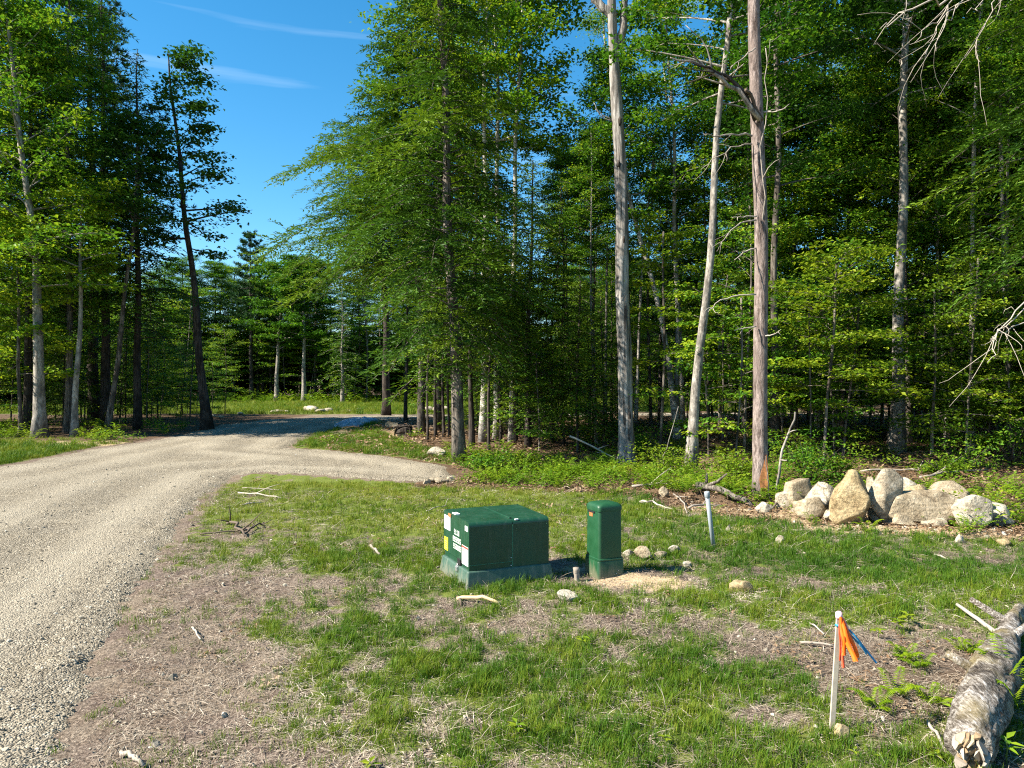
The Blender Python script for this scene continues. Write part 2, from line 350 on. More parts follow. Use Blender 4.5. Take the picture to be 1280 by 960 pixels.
woods = np.maximum(woods, sstep(-0.9, 0.6, gV[:, 0]-2.6)*sstep(6.8, 5.6, gV[:, 1])*0.7)
a = gm.attributes.new('woods', 'FLOAT', 'POINT'); a.data.foreach_set('value', woods.astype(np.float32))
def ground_material():
    m, t, N, L, b = new_mat('ground_cover')
    tc = N.new('ShaderNodeTexCoord'); v = tc.outputs['Object']
    at_ = lambda n: (lambda q: (setattr(q, 'attribute_name', n), q.outputs['Fac'])[1])(N.new('ShaderNodeAttribute'))
    gr, sa, wo = at_('grass_cover'), at_('sand'), at_('woods')
    nA, nB, nC, nD = noise(N, L, v, 1.1, 6, 0.65), noise(N, L, v, 7, 6, 0.7), noise(N, L, v, 38, 5, 0.7), noise(N, L, mapping(N, L, v, (1, 0.35, 1)), 120, 3, 0.6)
    # dry mulch: strands of straw over grey brown soil
    rm = ramp(N, [(0.36, (0.050, 0.040, 0.034)), (0.47, (0.145, 0.117, 0.097)), (0.56, (0.265, 0.22, 0.185)), (0.68, (0.48, 0.415, 0.355))])
    L.new(mixc(N, L, 0.5, nC.outputs[0], nD.outputs[0]), rm.inputs[0]); mul = rm.outputs[0]
    rt = ramp(N, [(0.40, (0.76, 0.69, 0.66)), (0.60, (1.05, 1.0, 0.86))]); L.new(nA.outputs[0], rt.inputs[0]); mul = mixc(N, L, 0.8, mul, rt.outputs[0], 'MULTIPLY')
    nE = noise(N, L, v, 2.9, 7, 0.7); re_ = ramp(N, [(0.46, (0, 0, 0)), (0.60, (1, 1, 1))]); L.new(nE.outputs[0], re_.inputs[0]); mul = mixc(N, L, math_(N, L, 'MULTIPLY', re_.outputs[0], 0.55), mul, mixc(N, L, 0.5, mul, (0.30, 0.19, 0.14), 'MULTIPLY'))
    # moss and turf
    rg = ramp(N, [(0.30, (0.050, 0.085, 0.012)), (0.52, (0.105, 0.150, 0.014)), (0.72, (0.20, 0.205, 0.035))]); L.new(mixc(N, L, 0.5, nB.outputs[0], nC.outputs[0]), rg.inputs[0])
    g2 = math_(N, L, 'ADD', gr, math_(N, L, 'MULTIPLY', math_(N, L, 'SUBTRACT', nB.outputs[0], 0.5), 0.9))
    rr = ramp(N, [(0.34, (0, 0, 0)), (0.64, (1, 1, 1))]); L.new(g2, rr.inputs[0])
    col = mixc(N, L, math_(N, L, 'MULTIPLY', rr.outputs[0], 0.80), mul, rg.outputs[0])
    # woodland floor
    rw = ramp(N, [(0.32, (0.035, 0.024, 0.016)), (0.5, (0.10, 0.066, 0.042)), (0.66, (0.20, 0.145, 0.10)), (0.8, (0.32, 0.27, 0.21))]); L.new(mixc(N, L, 0.6, nB.outputs[0], nC.outputs[0]), rw.inputs[0])
    col = mixc(N, L, math_(N, L, 'MULTIPLY', wo, math_(N, L, 'SUBTRACT', 1.0, math_(N, L, 'MULTIPLY', rr.outputs[0], 0.8)), True), col, rw.outputs[0])
    rs = ramp(N, [(0.3, (0.30, 0.215, 0.125)), (0.7, (0.52, 0.40, 0.255))]); L.new(nC.outputs[0], rs.inputs[0])
    s2 = math_(N, L, 'ADD', sa, math_(N, L, 'MULTIPLY', math_(N, L, 'SUBTRACT', nB.outputs[0], 0.5), 0.8)); rq = ramp(N, [(0.35, (0, 0, 0)), (0.65, (1, 1, 1))]); L.new(s2, rq.inputs[0])
    col = mixc(N, L, rq.outputs[0], col, rs.outputs[0])
    L.new(col, b.inputs['Base Color']); b.inputs['Roughness'].default_value = 1.0; b.inputs['Specular IOR Level'].default_value = 0.05
    bump(N, L, b, mixc(N, L, 0.5, nC.outputs[0], nB.outputs[0]), 0.9, 0.05)
    return m
gm.materials.append(ground_material())
o = obj('ground', gm); o['kind'] = 'structure'; o['label'] = 'mossy lawn, mulch and woodland floor'

def road_material():
    m, t, N, L, b = new_mat('crushed_gravel')
    tc = N.new('ShaderNodeTexCoord'); v = tc.outputs['Object']
    vo = N.new('ShaderNodeTexVoronoi'); vo.inputs['Scale'].default_value = 62; L.new(v, vo.inputs['Vector'])
    vo2 = N.new('ShaderNodeTexVoronoi'); vo2.inputs['Scale'].default_value = 27; L.new(v, vo2.inputs['Vector'])
    vo3 = N.new('ShaderNodeTexVoronoi'); vo3.inputs['Scale'].default_value = 5.0; L.new(v, vo3.inputs['Vector'])
    a = N.new('ShaderNodeAttribute'); a.attribute_name = 'track'
    bw = N.new('ShaderNodeSeparateColor'); L.new(vo.outputs['Color'], bw.inputs[0]); bw2 = N.new('ShaderNodeSeparateColor'); L.new(vo2.outputs['Color'], bw2.inputs[0])
    val = mixc(N, L, 0.4, bw.outputs[0], bw2.outputs[1])
    r = ramp(N, [(0.05, (0.10, 0.087, 0.066)), (0.4, (0.215, 0.187, 0.145)), (0.75, (0.315, 0.28, 0.22)), (0.98, (0.48, 0.435, 0.36))]); L.new(val, r.inputs[0])
    nb = noise(N, L, v, 1.3, 6, 0.65); nf = noise(N, L, mapping(N, L, v, (1, 0.16, 1)), 2.2, 5, 0.6)
    r2 = ramp(N, [(0.35, (0.74, 0.73, 0.72)), (0.65, (1.10, 1.06, 0.99))]); L.new(mixc(N, L, 0.5, nb.outputs[0], nf.outputs[0]), r2.inputs[0])
    col = mixc(N, L, 0.8, r.outputs[0], r2.outputs[0], 'MULTIPLY')
    col = mixc(N, L, math_(N, L, 'MULTIPLY', a.outputs['Fac'], 0.75), col, (0.37, 0.325, 0.25))
    L.new(col, b.inputs['Base Color']); b.inputs['Roughness'].default_value = 1.0; b.inputs['Specular IOR Level'].default_value = 0.05
    n = noise(N, L, v, 30, 4, 0.7)
    hgt = math_(N, L, 'ADD', math_(N, L, 'ADD', math_(N, L, 'MULTIPLY', vo.outputs['Distance'], -0.8), math_(N, L, 'MULTIPLY', vo2.outputs['Distance'], -0.5)), n.outputs[0])
    bump(N, L, b, hgt, 0.9, 0.03)
    return m
rx = grid_lines([(-34, -18, 0.35), (-18, -9, 0.16), (-9, 2, 0.085), (2, 40, 1.5)]); ry = grid_lines([(-8, 3, 0.8), (3, 14, 0.085), (14, 26, 0.16), (26, 60, 0.3)])
def road_z(x, y):
    sd = road_sd(x, y)
    rut = 0.02*np.sin(-sd*2.6)*(sd < -0.6)*(y < 40)
    berm = 0.035*np.exp(-((sd+0.35)/0.22)**2)*(1+0.6*n_sml(x, y))
    return height(x, y)+0.012+0.05*sstep(0, -2.5, sd)+rut+berm*(x > -9)+0.008*n_det(x, y)-0.10*sstep(-0.30, 0.30, sd+0.10*n_det(x, y)+0.10*n_sml(x, y))
rV, rQ = grid_mesh(rx, ry, road_z, lambda x, y: road_sd(x, y) < 0.45)
rm_ = make_mesh('gravel_road', rV, rQ, None, road_material(), True)
rsd = road_sd(rV[:, 0], rV[:, 1])
tr = np.clip(0.75*np.exp(-((rsd+1.2)/0.45)**2)+0.65*np.exp(-((rsd+3.0)/0.5)**2)+.4*np.exp(-((rsd+5.2)/0.5)**2)+0.25*n_mid(rV[:, 0], rV[:, 1])*0.8, 0, 1)
a = rm_.attributes.new('track', 'FLOAT', 'POINT'); a.data.foreach_set('value', tr.astype(np.float32))
o = obj('gravel_road', rm_); o['kind'] = 'structure'; o['label'] = 'pale crushed gravel road with a short drive'

# ------------------------------------------------------------------ scattered cover (instances of small clumps on points)
proto_coll = bpy.data.collections.new('clump_sources')        # never linked to the scene
def proto(name, mesh):
    o = bpy.data.objects.new(name, mesh); proto_coll.objects.link(o); return o
def scatter(name, label, pts, rot, scl, idx, hue, protos):
    m = bpy.data.meshes.new(name); m.vertices.add(len(pts)); m.vertices.foreach_set('co', np.asarray(pts, np.float32).ravel())
    for nm, ty, val in (('rot', 'FLOAT_VECTOR', rot), ('scl', 'FLOAT_VECTOR', scl), ('idx', 'INT', idx), ('hue', 'FLOAT', hue)):
        a = m.attributes.new(nm, ty, 'POINT')
        a.data.foreach_set('vector' if ty == 'FLOAT_VECTOR' else 'value', np.asarray(val, np.int32 if ty == 'INT' else np.float32).ravel())
    o = obj(name, m); o['kind'] = 'stuff'; o['label'] = label
    g = bpy.data.node_groups.new(name+'_scatter', 'GeometryNodeTree')
    g.interface.new_socket('Geometry', in_out='INPUT', socket_type='NodeSocketGeometry'); g.interface.new_socket('Geometry', in_out='OUTPUT', socket_type='NodeSocketGeometry')
    N, L = g.nodes, g.links; gi, go = N.new('NodeGroupInput'), N.new('NodeGroupOutput'); jn = N.new('GeometryNodeJoinGeometry')
    def named(nm, ty):
        n = N.new('GeometryNodeInputNamedAttribute'); n.data_type = ty; n.inputs['Name'].default_value = nm; return n.outputs['Attribute']
    ra, sa, ia = named('rot', 'FLOAT_VECTOR'), named('scl', 'FLOAT_VECTOR'), named('idx', 'INT')
    e2r = N.new('FunctionNodeEulerToRotation'); L.new(ra, e2r.inputs[0])
    for k, p in enumerate(protos):
        oi = N.new('GeometryNodeObjectInfo'); oi.inputs['Object'].default_value = p; oi.inputs['As Instance'].default_value = False
        cp = N.new('FunctionNodeCompare'); cp.data_type = 'INT'; cp.operation = 'EQUAL'; L.new(ia, cp.inputs[2]); cp.inputs[3].default_value = k
        ip = N.new('GeometryNodeInstanceOnPoints'); L.new(gi.outputs[0], ip.inputs['Points']); L.new(cp.outputs[0], ip.inputs['Selection'])
        L.new(oi.outputs['Geometry'], ip.inputs['Instance']); L.new(e2r.outputs[0], ip.inputs['Rotation']); L.new(sa, ip.inputs['Scale']); L.new(ip.outputs[0], jn.inputs[0])
    L.new(jn.outputs[0], go.inputs[0])
    md = o.modifiers.new('scatter', 'NODES'); md.node_group = g
    return o
def blade_clump(name, n, rad, h0, h1, wid, lean, mat, seed):
    r = np.random.default_rng(seed); a = r.uniform(0, 2*PI, n); q = rad*np.sqrt(r.uniform(0, 1, n)); b = np.stack([q*np.cos(a), q*np.sin(a), np.full(n, -0.01)], 1)
    h = r.uniform(h0, h1, n); la = r.uniform(0, 2*PI, n); l = lean*r.uniform(0.2, 1, n)*h; dv = np.stack([np.cos(la), np.sin(la)], 1); sd = np.stack([-dv[:, 1], dv[:, 0]], 1)*wid*r.uniform(0.7, 1.3, n)[:, None]
    z = lambda xy, zz: np.concatenate([xy, zz[:, None]], 1)
    p0, p1 = z(b[:, :2]-sd, b[:, 2]), z(b[:, :2]+sd, b[:, 2]); m = b[:, :2]+dv*(l*0.35)[:, None]
    p2, p3 = z(m+sd*0.8, h*0.6), z(m-sd*0.8, h*0.6); p4 = z(b[:, :2]+dv*l[:, None], h*(1-0.25*(l/h)**2))
    V = np.stack([p0, p1, p2, p3, p4], 1).reshape(-1, 3); k = np.arange(n)[:, None]*5
    return proto(name, make_mesh(name, V, k+np.array([[0, 1, 2, 3]]), k+np.array([[3, 2, 4]]), mat, False, np.tile(r.uniform(0, 1, n), 2)))
def flat_clump(name, n, rad, l0, l1, wid, mat, seed, zmax=0.02, tilt=0.15):
    r = np.random.default_rng(seed); L_ = Leaves(); a = r.uniform(0, 2*PI, n); q = rad*np.sqrt(r.uniform(0, 1, n))
    th = r.uniform(0, 2*PI, n); d = np.stack([np.cos(th), np.sin(th), r.normal(0, tilt, n)], 1); nn = np.stack([r.normal(0, .3, n), r.normal(0, .3, n), np.ones(n)], 1)
    L_.add(np.stack([q*np.cos(a), q*np.sin(a), r.uniform(0.0, zmax, n)], 1), d, nn, r.uniform(l0, l1, n), wid*r.uniform(.6, 1.4, n), r.uniform(0, 1, n))
    return proto(name, L_.mesh(name, mat))
def leafy_clump(name, n, rad, hgt, ll, lw, mat, seed):
    r = np.random.default_rng(seed); L_ = Leaves(); a = r.uniform(0, 2*PI, n); q = rad*np.sqrt(r.uniform(0, 1, n)); zz = hgt*r.uniform(0.12, 1, n)*(1-0.5*(q/rad)**2)
    d = np.stack([np.cos(a)+r.normal(0, .5, n), np.sin(a)+r.normal(0, .5, n), r.normal(0.05, .3, n)], 1); nn = np.stack([r.normal(0, .4, n), r.normal(0, .4, n), np.ones(n)], 1)
    L_.add(np.stack([q*np.cos(a), q*np.sin(a), zz], 1), d, nn, ll*r.uniform(.6, 1.3, n), lw*r.uniform(.6, 1.3, n), r.uniform(0, 1, n))
    return proto(name, L_.mesh(name, mat))
def frond_leaves(L_, r, base, az, length, rise, width, tint, npin=14, twist=0.0):
    """one fern frond: an arching midrib with narrow leaflets in pairs"""
    s = np.linspace(0.12, 1, npin); x = s*length*0.85; z = rise*np.sin(s*PI*0.62); c, sn = math.cos(az), math.sin(az)
    p = np.stack([base[0]+x*c, base[1]+x*sn, base[2]+z], 1); wv = (width*(1-s)**0.75*np.minimum(1, .45+2.5*s)+0.012)*r.uniform(.75, 1.15, npin)
    for sg in (-1, 1):
        d = np.tile([[c*0.45-sg*sn, sn*0.45+sg*c, -0.08]], (npin, 1)); nn = np.tile([[-c*0.2, -sn*0.2, 1.0]], (npin, 1))
        L_.add(p, d, nn, wv, np.full(npin, length*0.062), tint+r.uniform(-.2, .2, npin))
def frond_clump(name, n, length, rise, width, mat, seed, npin=12):
    r = np.random.default_rng(seed); L_ = Leaves()
    for k in range(n): frond_leaves(L_, r, (r.normal(0, .03), r.normal(0, .03), 0), k*2*PI/n+r.uniform(-.4, .4), length*r.uniform(.7, 1.1), rise*r.uniform(.6, 1.2), width*r.uniform(.8, 1.1), 0.5, npin)
    return proto(name, L_.mesh(name, mat))

def sample(zone, dens, seed):
    """random ground points in x0, x1, y0, y1 limited to the view wedge (a little wider)"""
    x0, x1, y0, y1 = zone; r = np.random.default_rng(seed); n = int((x1-x0)*(y1-y0)*dens)
    x, y = r.uniform(x0, x1, n), r.uniform(y0, y1, n); k = np.abs(x) < 0.78*y+0.9
    return x[k], y[k], r
def cover(zones, dfun, seed):
    X, Y, S = [], [], []
    for i, (zone, dens, s) in enumerate(zones):
        x, y, r = sample(zone, dens, seed+i); d = dfun(x, y); k = r.uniform(0, 1, len(x)) < d
        X.append(x[k]); Y.append(y[k]); S.append(np.full(k.sum(), s)*r.uniform(0.65, 1.3, k.sum()))
    return np.concatenate(X), np.concatenate(Y), np.concatenate(S)
BOXES = [(-0.02, 9.15, 0.62), (1.05, 9.05, 0.24)]           # feet of the two cabinets
def clear_of_boxes(x, y): return np.min([np.hypot(x-a, y-b)-c for a, b, c in BOXES], 0) > 0

pg = [blade_clump('tuft_a', 24, 0.055, 0.03, 0.085, 0.0019, 0.9, M['grass'], 1), blade_clump('tuft_b', 22, 0.07, 0.025, 0.06, 0.0020, 0.9, M['grass'], 2),
      blade_clump('tuft_c', 26, 0.05, 0.05, 0.125, 0.0022, 0.85, M['grass'], 3), blade_clump('tuft_d', 16, 0.08, 0.02, 0.05, 0.0026, 1.0, M['grass'], 4)]
def grass_prob(x, y): return np.clip((grass_d(x, y)-0.10)*0.95, 0.13*(grass_d(x, y) > 0.01), np.where(y > 16, 1, 0.78))**1.1*clear_of_boxes(x, y)
gx, gy, gs = cover([((-5, 7, 3.6, 7), 520, 0.85), ((-8, 9, 7, 11), 330, 0.95), ((-9, 13, 11, 17.2), 150, 1.15), ((-28, -10, 14, 36), 42, 2.1), ((-16, 0, 19, 52), 38, 1.8)], grass_prob, 50)
x2, y2, s2 = cover([((-60, 22, 56, 96), 4.2, 4.2)], lambda x, y: grass_d(x, y), 77)
gx, gy, gs = np.concatenate([gx, x2]), np.concatenate([gy, y2]), np.concatenate([gs, s2]); n = len(gx)
gd = grass_d(gx, gy)
hue = 0.37+0.16*n_mid(gx, gy)+0.12*n_sml(gx, gy)-0.20*(gd-0.6)+rng.normal(0, 0.15, n)
hue = hue+0.42*sstep(9.0, 12, gy)*(1-sstep(0.2, 3.2, gx))*(gy < 20)-0.12*sstep(1.5, 3.5, gx)*(gy > 9)*(gy < 16)+0.16*(gy > 16)+0.06*(gx < -10)+0.12*(gy > 55)
tall = (gd+0.2*rng.normal(size=n) > 0.72)
yell = sstep(9.0, 12, gy)*(1-sstep(0.2, 3.2, gx))*(gy < 18)
idx = np.where(tall, np.where(rng.uniform(size=n) < 0.55, 2, 0), np.where(rng.uniform(size=n) < 0.5, 1, np.where(rng.uniform(size=n) < .5, 3, 0)))
idx = np.where((yell > 0.5) & (rng.uniform(size=n) < 0.8), np.where(rng.uniform(size=n) < .5, 1, 3), idx)
rot = np.stack([rng.normal(0, .12, n), rng.normal(0, .12, n), rng.uniform(0, 2*PI, n)], 1)
scatter('grass', 'patchy grass of the lawn, verges and clearing', np.stack([gx, gy, height(gx, gy)], 1), rot, np.stack([gs, gs, gs*rng.uniform(.75, 1.2, n)], 1), idx, np.clip(hue, 0, 1), pg)

ps = [flat_clump('straw_a', 16, 0.10, 0.05, 0.16, 0.005, M['straw'], 5, 0.025), flat_clump('straw_b', 12, 0.12, 0.08, 0.22, 0.0045, M['straw'], 6, 0.035, 0.22), flat_clump('chaff', 22, 0.11, 0.015, 0.05, 0.009, M['straw'], 8, 0.02)]
def straw_prob(x, y): return (1-0.5*np.clip(grass_d(x, y)*1.1, 0, 1))*(road_sd(x, y) > 0.10)*lawn_zone(x, y)*(1-0.75*np.clip(sand_d(x, y), 0, 1))*clear_of_boxes(x, y)
x, y, s = cover([((-5, 7, 3.6, 7), 210, 0.8), ((-8, 10, 7, 11), 110, 0.95), ((-9, 13, 11, 16), 34, 1.2)], straw_prob, 90); n = len(x)
scatter('straw_mulch', 'dry straw mulch showing between the grass', np.stack([x, y, height(x, y)], 1), np.stack([rng.normal(0, .1, n), rng.normal(0, .1, n), rng.uniform(0, 2*PI, n)], 1), np.repeat(s[:, None], 3, 1), rng.integers(0, 3, n), np.clip(0.50+0.14*n_mid(x, y)+rng.normal(0, .18, n), 0, 1), ps)

pl = [flat_clump('dead_leaf_a', 14, 0.16, 0.04, 0.09, 0.045, M['litter'], 9, 0.05, 0.35), flat_clump('dead_leaf_b', 10, 0.20, 0.05, 0.10, 0.05, M['litter'], 10, 0.06, 0.4), flat_clump('twiglets', 7, 0.2, 0.15, 0.45, 0.014, M['litter'], 12, 0.08, 0.25)]
def litter_prob(x, y):
    w_ = ((y > edge_y(x)-0.25) & (x > -3)) | ((y > 23) & (x > -7.5) & (y < 47)) | ((x > 2.3) & (y < 6.9))
    w_ = np.maximum(w_, 0.22*((n_sml(x+5, y) > 0.5) & lawn_zone(x, y) & (x < 3)))
    return w_*(road_sd(x, y) > 0.25)*np.clip(0.75+0.3*n_sml(x, y), 0, 1)*np.where(y < 6.9, 0.5*(grass_d(x, y) < 0.5), 1)
x, y, s = cover([((-5, 7, 3.6, 8), 60, 0.5), ((-3, 15, 10, 17), 55, 0.8), ((-8, 24, 17, 26), 18, 1.3), ((-9, 30, 26, 48), 3.5, 2.2)], litter_prob, 120); n = len(x)
scatter('forest_litter', 'dead leaves and twigs on the woodland floor', np.stack([x, y, height(x, y)+0.005], 1), np.stack([rng.normal(0, .15, n), rng.normal(0, .15, n), rng.uniform(0, 2*PI, n)], 1), np.repeat(s[:, None], 3, 1), rng.integers(0, 3, n), np.clip(0.52+rng.normal(0, .2, n), 0, 1), pl)

pw = [leafy_clump('weed_a', 46, 0.20, 0.30, 0.085, 0.05, M['weed'], 14), leafy_clump('weed_b', 60, 0.26, 0.42, 0.07, 0.045, M['weed'], 15), frond_clump('weed_frond', 8, 0.42, 0.22, 0.10, M['weed'], 16), leafy_clump('weed_c', 24, 0.14, 0.16, 0.06, 0.04, M['weed'], 17), frond_clump('weed_frond_b', 7, 0.55, 0.34, 0.12, M['weed'], 18)]
def weed_prob(x, y):
    e = y-edge_y(x)
    a_ = sstep(0, 1, (e-np.where(x < 2.2, 0.05, 0.9))/0.8)*(1-sstep(4.5, 8, e))*(x > -2.2)*np.clip(0.75+0.35*n_mid(x, y), 0, 1)*(1-0.6*sstep(5.0, 7, x)*(1-sstep(0.9, 1.0, np.abs(n_sml(x, y)))))
    b_ = 0.16*np.clip(n_mid(x, y)+0.2, 0, 1)*(e > -0.2)*(x > 1)
    c_ = 0.5*(y > 24)*(x > -7.3)*(y < 48)*np.clip(n_mid(x, y)-0.3, 0, 1)
    d_ = (x < -14)*(y > 27)*np.clip(0.3+0.3*n_mid(x, y), 0, 1)
    return np.clip(np.maximum.reduce([a_, b_, c_, d_]), 0, 1)*(road_sd(x, y) > 0.5)
x, y, s = cover([((-2.5, 24, 11, 20), 20, 0.95), ((-8, 26, 20, 32), 7, 1.25), ((-40, -13, 27, 40), 2.2, 1.6), ((-8, 30, 32, 50), 1.2, 1.6)], weed_prob, 150)
x3, y3, s3 = cover([((-60, 22, 88, 100), 0.9, 3.5)], lambda x, y: np.full(x.shape, 0.8), 170)
x, y, s = np.concatenate([x, x3]), np.concatenate([y, y3]), np.concatenate([s, s3]); n = len(x)
scatter('undergrowth', 'bright ferns and weeds along the foot of the woods', np.stack([x, y, height(x, y)], 1), np.stack([rng.normal(0, .1, n), rng.normal(0, .1, n), rng.uniform(0, 2*PI, n)], 1), np.repeat(s[:, None], 3, 1), rng.choice(5, n, p=[.28, .24, .2, .14, .14]), np.clip(0.50+0.2*n_mid(x, y)+rng.normal(0, .17, n), 0, 1), pw)

# ------------------------------------------------------------------ rocks and gravel
def rock_mesh(name, seed, sx, sy, sz, mat, sub=4, planes=11, rough=0.05, squash=0.0, boxy=1.0):
    r = np.random.default_rng(seed); bm = bmesh.new(); bmesh.ops.create_icosphere(bm, subdivisions=sub, radius=1.0)
    V = np.array([v.co[:] for v in bm.verts])
    nn = r.normal(size=(planes, 3)); nn /= np.linalg.norm(nn, axis=1)[:, None]; dd = r.uniform(0.52, 0.80, planes)
    V = np.sign(V)*np.abs(V)**boxy; V /= np.linalg.norm(V, axis=1).max()
    for a, d in zip(nn, dd):
        k = V@a-d; V = V-np.clip(k, 0, None)[:, None]*a*0.94
    ph = r.uniform(0, 6, (6, 3)); fr = r.normal(size=(6, 3))*np.array([2, 2, 3, 5, 5, 8])[:, None]/1.6
    dn = sum(np.sin(V@fr[i]+ph[i, 0])*(0.5 if i > 2 else 1.0) for i in range(6)); V = V*(1+rough*dn[:, None]*0.5); V = V/np.abs(V).max(0)
    V[:, 2] = np.where(V[:, 2] < 0, V[:, 2]*(1-squash), V[:, 2])
    for v, c in zip(bm.verts, V): v.co = (c[0]*sx, c[1]*sy, c[2]*sz)
    return bm_mesh(name, bm, mat, sub > 1)
def rock_mat(name, c0, c1, c2, seed=0.0):
    m, t, N, L, b = new_mat(name)
    tc = N.new('ShaderNodeTexCoord'); oi = N.new('ShaderNodeObjectInfo'); v = N.new('ShaderNodeVectorMath'); v.operation = 'ADD'
    L.new(tc.outputs['Object'], v.inputs[0]); L.new(oi.outputs['Location'], v.inputs[1]); v = v.outputs[0]
    n1, n2, n3 = noise(N, L, v, 3.5, 7, 0.65), noise(N, L, v, 22, 5, 0.7), noise(N, L, mapping(N, L, v, (1, 1, 4)), 6, 5, 0.6)
    r = ramp(N, [(0.36, c0), (0.5, c1), (0.62, c2)]); L.new(mixc(N, L, 0.4, n1.outputs[0], n3.outputs[0]), r.inputs[0])
    r2 = ramp(N, [(0.36, (0.60, 0.59, 0.58)), (0.62, (1.12, 1.1, 1.06))]); L.new(n2.outputs[0], r2.inputs[0])
    col = mixc(N, L, 0.9, r.outputs[0], r2.outputs[0], 'MULTIPLY')
    vk = N.new('ShaderNodeTexVoronoi'); vk.feature = 'DISTANCE_TO_EDGE'; vk.inputs['Scale'].default_value = 2.3; L.new(mixc(N, L, 0.25, v, n1.outputs['Color']), vk.inputs['Vector'])
    rk = ramp(N, [(0.0, (0.35, 0.32, 0.28)), (0.022, (1, 1, 1))]); L.new(vk.outputs['Distance'], rk.inputs[0]); n4 = noise(N, L, v, 1.3, 3); r4 = ramp(N, [(0.5, (0, 0, 0)), (0.6, (1, 1, 1))]); L.new(n4.outputs[0], r4.inputs[0])
    col = mixc(N, L, r4.outputs[0], col, mixc(N, L, 1.0, col, rk.outputs[0], 'MULTIPLY'))
    L.new(col, b.inputs['Base Color']); b.inputs['Roughness'].default_value = 0.93; b.inputs['Specular IOR Level'].default_value = 0.12
    bump(N, L, b, mixc(N, L, 0.5, n1.outputs[0], n2.outputs[0]), 1.0, 0.07); return m
M['rock'] = rock_mat('tan_rock', (0.17, 0.13, 0.085), (0.33, 0.27, 0.185), (0.46, 0.39, 0.29))
M['rock_grey'] = rock_mat('grey_rock', (0.17, 0.135, 0.095), (0.33, 0.28, 0.205), (0.48, 0.43, 0.345))
M['rock_gold'] = rock_mat('golden_rock', (0.20, 0.14, 0.075), (0.34, 0.26, 0.145), (0.43, 0.35, 0.22))
M['rock_white'] = rock_mat('whitish_rock', (0.24, 0.205, 0.15), (0.41, 0.365, 0.285), (0.54, 0.50, 0.42))
M['rock_blue'] = rock_mat('blue_grey_rock', (0.15, 0.19, 0.25), (0.31, 0.38, 0.47), (0.52, 0.60, 0.70))
def stone_mat():
    m, t, N, L, b = new_mat('loose_gravel'); a2 = N.new('ShaderNodeAttribute'); a2.attribute_type = 'INSTANCER'; a2.attribute_name = 'hue'
    r = ramp(N, [(0.0, (0.075, 0.065, 0.05)), (0.45, (0.235, 0.206, 0.16)), (0.8, (0.36, 0.322, 0.255)), (1.0, (0.51, 0.47, 0.39))]); L.new(a2.outputs['Fac'], r.inputs[0]); L.new(r.outputs[0], b.inputs['Base Color']); b.inputs['Roughness'].default_value = 0.95; b.inputs['Specular IOR Level'].default_value = 0.1
    return m
M['stone'] = stone_mat()
pr = [proto('pebble', rock_mesh('pebble', 30+i, 1, 1.25 if i else 0.9, 0.62, M['stone'], 1, 7, 0.06)) for i in range(4)]
def gravel_prob(x, y):
    sd = road_sd(x, y); edge = np.exp(-((sd+0.15)/0.35)**2)*(x > -9.5)
    return np.clip(0.30+0.25*n_mid(x, y)+0.2*n_sml(x, y)+edge*0.9, 0.03, 1)*(sd < 1.3+0.3*n_sml(x, y))*np.where(sd > 0.05, 0.55*np.exp(-np.clip(sd, 0, 9)/0.4)+.03, 1)
x, y, s = cover([((-6, 1, 3.6, 6.5), 620, 1.0), ((-9, 0, 6.5, 9.5), 330, 1.1), ((-13, 0, 9.5, 14), 130, 1.35), ((-15, 1, 14, 21), 42, 1.7)], gravel_prob, 200); n = len(x)
sz = 0.0066*s*np.exp(rng.normal(0, .38, n)); sz = np.minimum(sz, 0.026)
z = np.where(road_sd(x, y) < 0.05, road_z(x, y), height(x, y))
scatter('gravel', 'loose stones on the gravel road', np.stack([x, y, z+0.002], 1), rng.uniform(0, 6.28, (n, 3))*np.array([0.12, 0.12, 1]), sz[:, None]*np.array([[1, 1, 1]]), rng.integers(0, 4, n), np.clip(rng.normal(0.5, .22, n), 0, 1), pr)
# loose stones among straw and soil, too many and too small to pick apart
x, y, s = cover([((-5, 7, 3.6, 8), 14, 1.0), ((-7, 9, 8, 15), 7, 1.3)], lambda x, y: (road_sd(x, y) > 0.3)*lawn_zone(x, y)*(1-grass_d(x, y)*0.8), 230); n = len(x)
x4, y4, s4 = cover([((1.5, 9, 10.2, 15), 45, 1.6)], lambda x, y: sand_d(x, y)*0.9*(np.abs(y-edge_y(x)) < 2.2), 240)
x, y, s = np.concatenate([x, x4]), np.concatenate([y, y4]), np.concatenate([s, s4]); n = len(x)
scatter('pebbles', 'small stones lying in the bare soil', np.stack([x, y, height(x, y)+0.004], 1), rng.uniform(0, 6.28, (n, 3)), (0.012*s*np.exp(rng.normal(0, .4, n)))[:, None]*np.ones((1, 3)), rng.integers(0, 4, n), np.clip(rng.normal(0.62, .2, n), 0, 1), pr)

def put_rock(label, px, top, bot, wpx, seed, mat='rock', depth=None, dy=0.85, cat='boulder', name='boulder', group=None, tilt=(0, 0), planes=11, squash=0.35, sub=4, rz=None, sink=0.12, boxy=0.78):
    """a rock whose outline spans wpx across at px and top..bot down the photograph"""
    g = P(px, bot) if depth is None else None
    Y = g.y if g else depth
    X = (px-640)/FPX*Y; gz = float(height(X, Y)); zt = CAMZ-(top-480)/FPX*Y
    wid = wpx/FPX*Y*1.10; h = max(zt-gz, 0.02)
    sz = h/(1.0+0.9*(1-squash)-sink); c = zt-sz*0.95
    o = obj(name, rock_mesh(name, seed, wid/2*1.05, wid/2*dy, sz, M[mat], sub, planes+6, 0.10, squash, boxy), None, (X, Y+wid*0.2*dy, c))
    r = random.Random(seed); o.rotation_euler = (tilt[0], tilt[1], r.uniform(-.3, .3) if rz is None else rz)
    return tag(o, label, cat, group)
